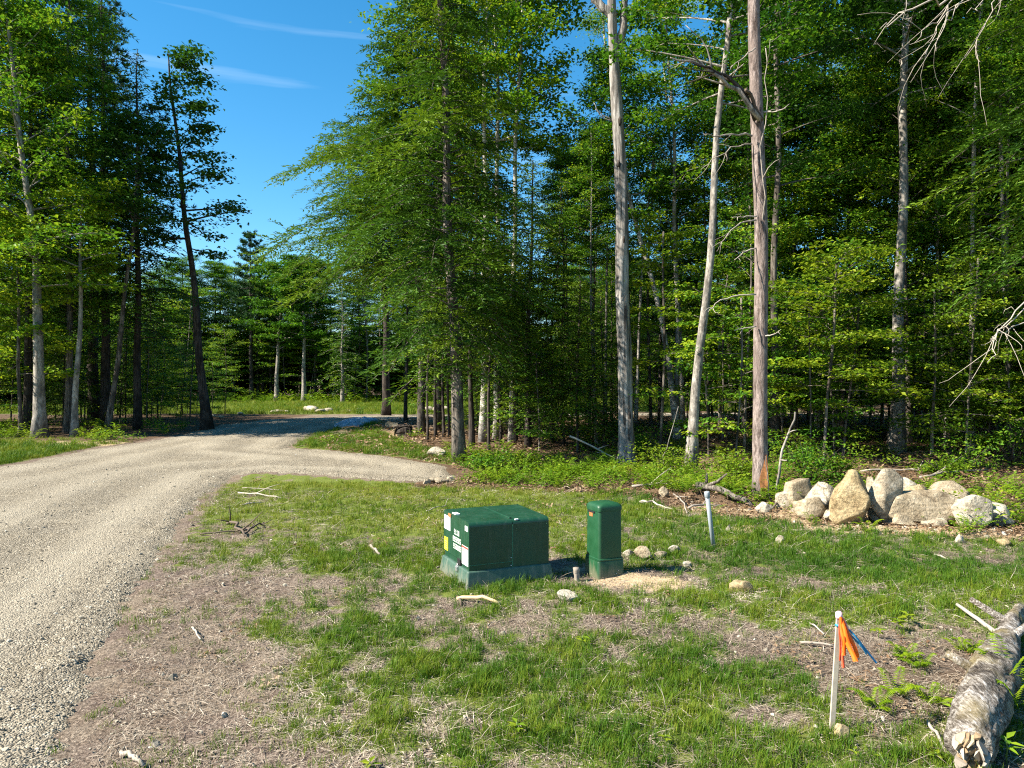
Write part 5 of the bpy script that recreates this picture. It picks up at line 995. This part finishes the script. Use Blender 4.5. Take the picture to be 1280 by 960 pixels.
# survey stake with flagging tape
g = P(1040, 911); tp = at(1049, 766, g.y-.05); d = tp-g; t = thing('survey_stake', 'thin wooden survey stake tied with orange, pink and blue flagging tape', 'stake', g)
M['lath'] = plain_mat('weathered_lath', (.42, .36, .28), .8, .15, 14, .2)
bm = bmesh.new(); frustum_bm(bm, .034, .016, .034, .016, -.12, d.z, .002, (-d.x*.16, -d.y*.16), (d.x, d.y)); obj('stake', bm_mesh('stake', bm, M['lath']), t)
for nm, c in (('orange_tape', (.92, .135, .008)), ('red_tape', (.80, .09, .03)), ('pink_tape', (.86, .22, .36)), ('blue_tape', (.03, .22, .42)), ('pale_pink_tape', (.80, .50, .55))): M[nm] = plain_mat(nm, c, .45, .06, 8)
def tape(name, mat, p0, p1, w0, w1, sag, seed, n=12, thick=.0015):
    r = np.random.default_rng(seed); u = np.linspace(0, 1, n); p0, p1 = np.array(p0), np.array(p1); c = p0+(p1-p0)*u[:, None]+np.array([0, 0, 1])*(sag*np.sin(u*PI))[:, None]+np.stack([.008*np.sin(u*7+seed)*u, .012*np.sin(u*9+seed*2)*u, 0*u], 1)
    dv = p1-p0; s = np.array([dv[2], 0.35*np.linalg.norm(dv)*np.sin(seed), -dv[0]]); s /= np.linalg.norm(s); nn = np.cross(dv, s); nn /= np.linalg.norm(nn); wd = (w0+(w1-w0)*u)*(1+.12*np.sin(u*11+seed))
    V = np.concatenate([c+s*wd[:, None]/2+nn*thick/2, c-s*wd[:, None]/2+nn*thick/2, c-s*wd[:, None]/2-nn*thick/2, c+s*wd[:, None]/2-nn*thick/2]); i = np.arange(n-1)
    Q_ = np.concatenate([np.stack([i+a*n, i+1+a*n, i+1+b*n, i+b*n], 1) for a, b in ((0, 1), (1, 2), (2, 3), (3, 0))]); return obj(name, make_mesh(name, V, Q_, None, M[mat], True), t)
R2 = lambda px, py, dy=0.0: rel(px, py, g.y-.05, g, dy)
tape('orange_ribbon', 'orange_tape', R2(1050, 771, -.012), R2(1067, 826, -.10), .018, .034, .012, 1); tape('orange_ribbon', 'orange_tape', R2(1052, 772, .0), R2(1071, 823, -.05), .015, .030, .02, 2); tape('orange_ribbon', 'orange_tape', R2(1051, 771, -.02), R2(1056, 820, -.07), .02, .028, .006, 3)
tape('red_ribbon', 'red_tape', R2(1050, 774, -.02), R2(1055, 834, -.08), .018, .020, .004, 4); tape('red_ribbon', 'red_tape', R2(1049, 780, -.02), R2(1051, 826, -.05), .014, .014, .004, 5); tape('pink_ribbon', 'pink_tape', R2(1053, 772, .02), R2(1064, 800, .03), .014, .012, .012, 6)
tape('blue_ribbon', 'blue_tape', R2(1052, 781, .03), R2(1093, 828, .02), .014, .014, .03, 7); tape('blue_ribbon', 'blue_tape', R2(1050, 781, .02), R2(1082, 818, .04), .010, .012, .02, 8)
G = Geo(); dn = np.array(d); G.tube(np.stack([dn*.955, dn*.97, dn*1.0, dn*1.012]), [.021, .024, .022, .012], 10, rough=.12, seed=1); obj('tape_knot', G.mesh('tape_knot', M['pale_pink_tape']), t)
G = Geo(); G.tube(np.stack([dn*.885, dn*.895, dn*.905]), [.0195, .022, .0195], 10, rough=.1, seed=2); obj('tape_knot', G.mesh('tape_knot', M['blue_tape']), t)
# broken wooden peg in the hollow between the cabinets
g = P(722, 727); tag(rod('wooden_peg', 'short splintered wooden peg in the hollow between the two green boxes', 'peg', g-Vector((0, 0, .05)), g+Vector((-.02, 0, .16)), 030e-3, .034, 'twig', 9, rough=.14, seed=5), 'short splintered wooden peg in the hollow between the two green boxes', 'peg')
# the fallen log at the lower right
p_ = [P(1212, 962)+Vector((0, 0, .13)), P(1222, 925)+Vector((0, 0, .16)), P(1238, 885)+Vector((0, 0, .17)), P(1250, 845)+Vector((0, 0, .15)), P(1259, 815)+Vector((0, 0, .12)), P(1266, 790)+Vector((0, 0, .10)), P(1275, 770)+Vector((0, 0, .08))]
o0 = P(1232, 900); LG = thing('fallen_log', 'fallen birch log with peeling grey bark and a pale splintered end, near the ferns', 'log', o0)
lp = np.array([np.array(v-o0) for v in p_]); s = np.linspace(0, 1, len(lp)); u = np.linspace(0, 1, 90); lp2 = np.stack([np.interp(u, s, lp[:, k]) for k in range(3)], 1)
lr = np.interp(u, s, [.118, .150, .165, .130, .098, .074, .050])*(1+.05*np.sin(u*17)+.04*np.sin(u*31+1))
def log_mat():
    m, t, N, L, b = new_mat('old_birch_bark'); tc = N.new('ShaderNodeTexCoord'); v = tc.outputs['Object']
    n1 = noise(N, L, mapping(N, L, v, (1, 1, 1)), 5, 6, .7); n2 = noise(N, L, mapping(N, L, v, (1.5, .22, 1.5)), 40, 5, .75); n3 = noise(N, L, v, 2.2, 4)
    r = ramp(N, [(.40, (.025, .020, .017)), (.48, (.12, .10, .08)), (.54, (.27, .24, .21)), (.62, (.54, .51, .47))]); L.new(mixc(N, L, .55, n1.outputs[0], n2.outputs[0]), r.inputs[0])
    r2 = ramp(N, [(.5, (0, 0, 0)), (.66, (1, 1, 1))]); L.new(n3.outputs[0], r2.inputs[0]); col = mixc(N, L, math_(N, L, 'MULTIPLY', r2.outputs[0], .65), r.outputs[0], (.24, .19, .085))
    L.new(col, b.inputs['Base Color']); b.inputs['Roughness'].default_value = .95; b.inputs['Specular IOR Level'].default_value = .1; bump(N, L, b, mixc(N, L, .5, n1.outputs[0], n2.outputs[0]), 1.0, .035); return m
thl = np.arange(44)*2*PI/44; log_fl = 1+.05*np.sin(3*thl[None]+u[:, None]*9)+.035*np.sin(7*thl[None]-u[:, None]*23)+.03*np.sin(13*thl[None]+u[:, None]*61)+.022*np.random.default_rng(2).normal(size=(90, 44))
M['log'] = log_mat(); G = Geo(); G.tube(lp2, lr, 44, True, flare=log_fl); obj('trunk', G.mesh('trunk', M['log']), LG)
ax = lp2[0]-lp2[3]; ax /= np.linalg.norm(ax); sx_ = np.cross(ax, [0, 0, 1]); sx_ /= np.linalg.norm(sx_); uz = np.cross(sx_, ax)
for k in range(26):                      # flat pointed splinters of the broken end
    r = random.Random(k+3); a_ = k*2*PI*.382+.3; rad_ = (sx_*math.cos(a_)+uz*math.sin(a_)); tan_ = -sx_*math.sin(a_)+uz*math.cos(a_); ri = lr[0]*r.uniform(.15, .88); q = lp2[0]+rad_*ri; e = r.uniform(.03, .15); wd, th = r.uniform(.018, .045), r.uniform(.007, .018); lean_ = rad_*r.uniform(-.03, .05)
    V = [q-ax*.12+tan_*sx*wd+rad_*sy*th for sx, sy in ((-1, -1), (1, -1), (1, 1), (-1, 1))]+[q+ax*e*.55+lean_*.5+tan_*(sx*wd*.8+.01)+rad_*sy*th*.8 for sx, sy in ((-1, -1), (1, -1), (1, 1), (-1, 1))]+[q+ax*e+lean_+tan_*wd*r.uniform(-.5, .5)]
    obj('splinter', make_mesh('splinter', V, [(0, 1, 5, 4), (1, 2, 6, 5), (2, 3, 7, 6), (3, 0, 4, 7)], [(4, 5, 8), (5, 6, 8), (6, 7, 8), (7, 4, 8)], M[('wood_raw', 'twig_pale', 'twig', 'wood_old')[k % 4]]), LG)
for k, (f, ln, az_) in enumerate([(.62, .22, .5), (.80, .3, 2.6), (.36, .16, 2.9)]):
    q = np.array([np.interp(f, u, lp2[:, j]) for j in range(3)]); dv = np.array([math.cos(az_), math.sin(az_)*.4, .55]); rr_ = float(np.interp(f, u, lr)); G = Geo(); G.tube(np.stack([q, q+dv*rr_, q+dv*(rr_+ln)]), [.05, .036, .024], 8, rough=.08, seed=k); obj('branch_stub', G.mesh('branch_stub', M['log']), LG)
for k, (pa, pb, w_) in enumerate([((1196, 768), (1244, 794), .020), ]):
    rod('stick', 'straight pale stick propped behind the fallen log', 'stick', P(*pb)+Vector((0, 0, .03)), P(*pa)+Vector((0, 0, .10)), .022, .016, 'twig_pale', 7, bend=.004, seed=3)
SK = [((572, 751), (626, 757), .022, 'wood_raw', 'split yellow brown board end lying in the grass before the wide cabinet', .03, 0), ((572, 748), (577, 759), .018, 'twig_dark', 'dark stub of wood at the end of the split board', .01, 0),
      ((250, 669), (312, 666), .014, 'twig_dark', 'long dark twig on the bare verge by the road', .02, 2), ((284, 656), (306, 672), .024, 'twig_dark', 'gnarled black root end on the verge', .06, 3), ((306, 670), (330, 656), .018, 'twig_dark', 'forked dark branch curling up beside the gnarled root', .05, 3),
      ((298, 617), (352, 624), .018, 'twig_pale', 'upper of two bleached sticks on the verge near the drive', .02, 1), ((300, 633), (328, 630), .015, 'twig_pale', 'lower short bleached stick on the verge near the drive', .02, 1), ((303, 611), (350, 614), .012, 'twig', 'thin brown stick farthest up the verge near the drive', .01, 1),
      ((462, 684), (474, 696), .022, 'twig', 'stub of grey wood sticking out of a dark grass clump left of the wide cabinet', .02, 0), ((1000, 806), (1042, 811), .013, 'twig', 'grey twig lying just behind the survey stake', .01, 0), ((1012, 781), (1030, 796), .009, 'twig_pale', 'short pale twig in grass left of the ribbons', .01, 0),
      ((240, 787), (250, 803), .010, 'twig_pale', 'short pale twig standing in the mulch beside the road', .02, 0), ((152, 944), (178, 962), .016, 'twig', 'bent grey root at the bottom edge by the road', .02, 1), ((1073, 712), (1079, 694), .018, 'twig_pale', 'splintered pale stub standing in grass below the heap', .0, 1), ((1168, 695), (1186, 702), .014, 'twig_pale', 'short white stick in grass below the slab', .01, 0),
      ((1040, 652), (1058, 654), .02, 'twig', 'weathered board end under the tall golden boulder', .0, 0), ((533, 640), (560, 634), .010, 'twig_pale', 'thin pale twig behind the wide cabinet', .02, 1), ((1160, 905), (1190, 955), .012, 'twig_pale', 'pale dead stalk on the soil left of the log', .02, 0)]
for k, (a, b, r0, mt, lb, bd, tw) in enumerate(SK): rod('stick', lb, 'stick', P(*a)+Vector((0, 0, .02)), P(*b)+Vector((0, 0, .025)), r0, r0*.7, mt, 7, bend=bd, seed=60+k, twigs=tw)
o = [x for x in C.objects if x.get('label', '').startswith('splintered pale stub')][0]; o.rotation_euler = (math.radians(-55), 0, 0)
# brush lying along the woods edge
for k, (a, b, r0, mt, lb) in enumerate([((872, 618), (940, 634), .075, 'bark', 'weathered grey log on the brush heap left of the pine'), ((790, 612), (868, 610), .03, 'twig', 'long bleached pole lying behind the brush heap'), ((800, 632), (838, 640), .02, 'twig_pale', 'pale stick on the soil of the brush heap'), ((842, 622), (860, 643), .018, 'twig', 'crooked stick on the brush heap left of the pipe'),
        ((720, 538), (775, 580), .03, 'twig_pale', 'bare grey branch fallen in front of the snag'), ((860, 640), (905, 628), .022, 'twig', 'grey stick crossing behind the pipe top'), ((966, 640), (1005, 622), .02, 'twig_dark', 'dark stick beside the small boulders'), ((1150, 600), (1235, 590), .03, 'twig', 'grey pole lying on the littered bank behind the boulders'), ((1075, 585), (1160, 592), .025, 'twig_pale', 'bleached branch on the littered bank behind the tall boulder')]):
    A, B = P(*a)+Vector((0, 0, .07)), P(*b)+Vector((0, 0, .05))
    if k == 4: A = at(712, 545, B.y+.2)
    rod('log' if k == 0 else 'stick', lb, 'log' if k == 0 else 'stick', A, B, r0, r0*.6, mt, 8, bend=.05, seed=90+k, twigs=2)
g = P(505, 545); bm = bmesh.new(); frustum_bm(bm, .75, .6, .55, .5, -.1, .42, .06); bmesh.ops.subdivide_edges(bm, edges=bm.edges, cuts=2, use_grid_fill=True)
for v in bm.verts: v.co += Vector((R_.uniform(-.06, .06), R_.uniform(-.06, .06), R_.uniform(-.05, .05)))
tag(obj('stump', bm_mesh('stump', bm, M['bark_dark']), None, g), 'dark rotten stump on the soil bank beside the drive', 'stump')
# bare stems by the pine
for k, (pts, r0, lb) in enumerate([([(970, 618), (973, 590), (985, 545), (994, 515)], .035, 'bare crooked sapling stem right of the pinkish pine'), ([(964, 628), (960, 600), (957, 570)], .015, 'thin pale dead stem leaning on the foot of the pinkish pine'), ([(827, 590), (838, 545), (848, 508)], .014, 'thin bare stem leaning right, beside the pale leaning maple')]):
    g = P(*pts[0]); t = thing('dead_sapling', lb, 'dead sapling', g); branch(t, [rel(px, py, g.y-.3, g) if j else (0, 0, -.05) for j, (px, py) in enumerate(pts)], r0, r0*.45, 'bark_pale', 'stem', 7, 2 if k == 0 else 0, seed=k)
# bare white twigs of a dead tree standing just outside the frame
gx_, gy_ = 8.15, 10.4; g = Vector((gx_, gy_, float(height(gx_, gy_)))); t = thing('dead_tree', 'dead tree at the frame edge whose bleached bare twigs hang in from the right', 'dead tree', g)
G = Geo(); tp_ = trunk_path(11, (.5, -.4), .01, 12, 5); G.tube(tp_, np.linspace(.14, .03, 12), 10, rough=.05); obj('trunk', G.mesh('trunk', M['bark_pale']), t)
def limb(hz, pts, r0, sd_, tw=2, mt='twig_pale', dys=(0, -.4)):
    q = [(np.interp(hz, tp_[:, 2], tp_[:, 0]), np.interp(hz, tp_[:, 2], tp_[:, 1]), hz)]+[rel(px, py, gy_, g, np.interp(j, [0, len(pts)-1], dys)) for j, (px, py) in enumerate(pts)]
    branch(t, q, r0*.62, .0035, mt, 'branch', 6, tw+2, sd_, 14)
limb(3.3, [(1300, 360), (1268, 390), (1250, 415), (1240, 440), (1234, 453)], .022, 1, 2); limb(3.2, [(1290, 378), (1264, 402), (1246, 420), (1241, 440)], .018, 2, 1); limb(3.0, [(1290, 395), (1262, 410), (1244, 422), (1238, 424)], .016, 3, 1)
limb(8.0, [(1240, -20), (1168, 2), (1128, 14), (1112, 25), (1100, 36)], .035, 4, 1); limb(8.2, [(1260, -60), (1190, 0), (1166, 28), (1143, 54)], .022, 5, 2); limb(8.3, [(1270, -60), (1202, 0), (1178, 30), (1156, 68)], .022, 6, 2); limb(8.3, [(1270, -50), (1200, 0), (1185, 22), (1170, 64)], .016, 7, 1); limb(8.4, [(1290, -40), (1244, 0), (1228, 38), (1206, 73)], .018, 8, 2, 'twig'); limb(8.5, [(1290, -40), (1230, 2), (1208, 17)], .014, 9, 0)
# hemlock outside the frame whose dark sprays reach in at the upper right
gx_, gy_ = 12.6, 15.6; g = (gx_, gy_, float(height(gx_, gy_))); plant_tree('hemlock_tree', 'hemlock at the right frame edge spreading flat dark olive sprays across the upper corner', 'hemlock', g, conifer(370, trunk_path(15, (-.3, .2), .004, seed=70), .16, 4.6, 4.3, 95, step=.16, ll=.13, lw=.045, tint=(.45, .2)), 0.4)

# ------------------------------------------------------------------ single plants in the foreground
def plant_things():
    seed = 400
    def fern(px, py, n, ln, rise, wd, label, dz=0.0, npin=18):
        nonlocal seed; seed += 1; r = np.random.default_rng(seed); g = P(px, py, dz); t = thing('fern', label, 'fern', g)
        for k in range(n):
            L_ = Leaves(); a = k*2*PI/n+r.uniform(-.4, .4); frond_leaves(L_, r, (0, 0, 0), a, ln*.66*r.uniform(.6, 1.15), rise*.8*r.uniform(.5, 1.4), wd*.8, .5, npin); obj('frond', L_.mesh('frond', M['fern']), t)
    fern(1262, 880, 5, .55, .30, .16, 'large bright fern behind the fallen log', .12); fern(1272, 905, 4, .40, .22, .13, 'smaller fern just below the large fern by the log', .1)
    fern(1205, 815, 6, .30, .14, .08, 'yellow fern on the soil beside the far end of the log'); fern(1222, 822, 6, .30, .13, .08, 'green yellow fern touching the far end of the log')
    fern(1130, 825, 7, .34, .14, .09, 'yellow green fern right of the ribbons, the upper of the patch'); fern(1150, 835, 6, .32, .12, .09, 'small fern at the right of the patch near the ribbons'); fern(1095, 885, 7, .34, .13, .09, 'low fern in the shadow tip of the stake'); fern(1120, 868, 6, .32, .14, .09, 'fern in the middle of the weedy patch between stake and log'); fern(1165, 880, 6, .30, .12, .08, 'fern between the weedy patch and the log')
    fern(1085, 665, 7, .40, .2, .1, 'green fern tuft in front of the tall golden boulder'); fern(1205, 668, 8, .50, .26, .12, 'fern bush in front of the slab end'); fern(1158, 655, 6, .35, .25, .1, 'fern growing against the slab'); fern(1015, 655, 6, .3, .18, .1, 'fern at the left foot of the boulder heap')
    def seedling(px, py, n, ln, hgt, label, mat='leaf_lime', lw=.5):
        nonlocal seed; seed += 1; r = np.random.default_rng(seed); g = P(px, py); t = thing('seedling', label, 'weed', g); G = Geo(); G.tube(np.array([[0, 0, -.02], [.004, 0, hgt*.6], [0, .004, hgt]]), .0035, 5); obj('stem', G.mesh('stem', M['weed_stem']), t)
        for k in range(n):
            L_ = Leaves(); a = k*2.4+r.uniform(-.3, .3); z = hgt*(.55+.45*k/n); L_.add(np.array([[0, 0, z]]), np.array([[math.cos(a), math.sin(a), r.uniform(-.1, .35)]]), np.array([[-.3*math.cos(a), -.3*math.sin(a), 1.0]]), ln*r.uniform(.8, 1.15), ln*lw, np.array([r.uniform(.5, .95)])); obj('leaf', L_.mesh('leaf', M[mat]), t)
    seedling(646, 922, 7, .075, .10, 'bright star shaped seedling in the grass at the bottom centre'); seedling(728, 812, 6, .075, .12, 'bright seedling in the bare patch below the wide cabinet'); seedling(832, 932, 6, .05, .07, 'yellow seedling at the bottom right of centre'); seedling(462, 962, 5, .07, .05, 'round leaved green weed at the bottom edge left of centre')
    seedling(1068, 948, 4, .04, .06, 'yellow leaf seedling under the stake, left one'); seedling(1100, 952, 4, .04, .05, 'yellow leaf seedling under the stake, right one'); seedling(1122, 790, 9, .09, .13, 'broad leaved weed above the ribbons, left of two'); seedling(1135, 782, 8, .09, .12, 'broad leaved weed above the ribbons, right of two'); seedling(1190, 895, 4, .08, .09, 'dark two leaved weed between ferns and log', 'leaf', .6)
    seedling(1258, 955, 9, .10, .16, 'green leafy weed below the fallen log', 'leaf', .4); seedling(1170, 955, 5, .06, .07, 'lime weed at the bottom edge left of the log end'); seedling(745, 690, 3, .05, .06, 'tiny weed by the pedestal foot'); seedling(1098, 800, 8, .08, .11, 'leafy weed directly right of the tape knot'); seedling(810, 700, 4, .05, .08, 'small weed before the stone row', 'leaf')
M['weed_stem'] = plain_mat('weed_stem', (.10, .16, .03), .7)
plant_things()
def shrub(px, py, n, rad, hgt, ll, mat, label, seed, tint=.5):
    r = np.random.default_rng(seed); g = P(px, py); t = thing('shrub', label, 'shrub', g); G = Geo(); L_ = Leaves()
    for k in range(11):
        a = r.uniform(0, 6.28); l_ = rad*r.uniform(.4, 1); h_ = hgt*r.uniform(.55, 1); G.tube(np.array([[0, 0, -.05], [l_*.4*math.cos(a), l_*.4*math.sin(a), h_*.55], [l_*math.cos(a), l_*math.sin(a), h_]]), [.012, .008, .004], 4)
    obj('stems', G.mesh('stems', M['bark_dark']), t); cl = r.normal(size=(26, 3))*np.array([rad*.5, rad*.5, hgt*.24])+np.array([0, 0, hgt*.62]); c = np.repeat(cl, n//26, 0); c = c+r.normal(size=c.shape)*np.array([.14, .14, .07])*rad/.6; c[:, 2] = np.maximum(c[:, 2], .03); m = len(c)
    d = np.stack([r.normal(size=m), r.normal(size=m), r.normal(-.2, .3, m)], 1); nn = np.stack([r.normal(0, .45, m), r.normal(0, .45, m), np.ones(m)], 1); L_.add(c, d, nn, ll*r.uniform(.7, 1.3, m), ll*.6*r.uniform(.7, 1.3, m), np.clip(tint+r.normal(0, .2, m), 0, 1)); obj('foliage', L_.mesh('foliage', M[mat]), t)
for k, (px, py, rad, hg, mat, lb) in enumerate([(1010, 605, .75, 1.0, 'leaf', 'dark green leafy shrub behind the left end of the boulders'), (1050, 600, .6, .8, 'leaf_lime', 'yellow green shrub just behind the tall golden boulder'), (1000, 585, .6, .75, 'leaf_lime', 'lime shrub with reddish tips right of the pinkish pine'), (1175, 596, .5, .45, 'leaf_lime', 'low bright weed bush on the bank behind the slab'),
        (1265, 585, .8, 1.2, 'leaf', 'leafy shrub in the shade at the right frame edge'), (1210, 590, .7, .9, 'leaf', 'shrub in the shade behind the littered bank'), (770, 545, .7, 1.5, 'leaf', 'bright green sapling bush growing against the dead snag'), (800, 575, .7, .8, 'leaf', 'green bush between snag and leaning maple'), (915, 598, .8, .6, 'leaf_lime', 'ferny lime bush left of the pinkish pine'),
        (610, 592, .6, .5, 'leaf', 'leafy weed bush at the end of the drive'), (655, 590, .7, .5, 'leaf_lime', 'bright weed bush under the hemlock sprays'), (835, 590, .7, .55, 'leaf_lime', 'low lime bush before the pale leaning maple'), (385, 502, 1.6, 1.6, 'leaf', 'bush at the far side of the clearing'), (320, 500, 1.8, 1.8, 'leaf_lime', 'pale bush at the foot of the pointed pine'), (52, 540, .8, 1.2, 'leaf_lime', 'leafy bush at the foot of the grey trunk across the road'), (1240, 650, .9, .35, 'leaf_lime', 'low weeds on the slope right of the boulders')]):
    shrub(px, py, 900 if rad < 1 else 1000, rad, hg, .085 if rad < 1 else .2, mat, lb, 500+k)
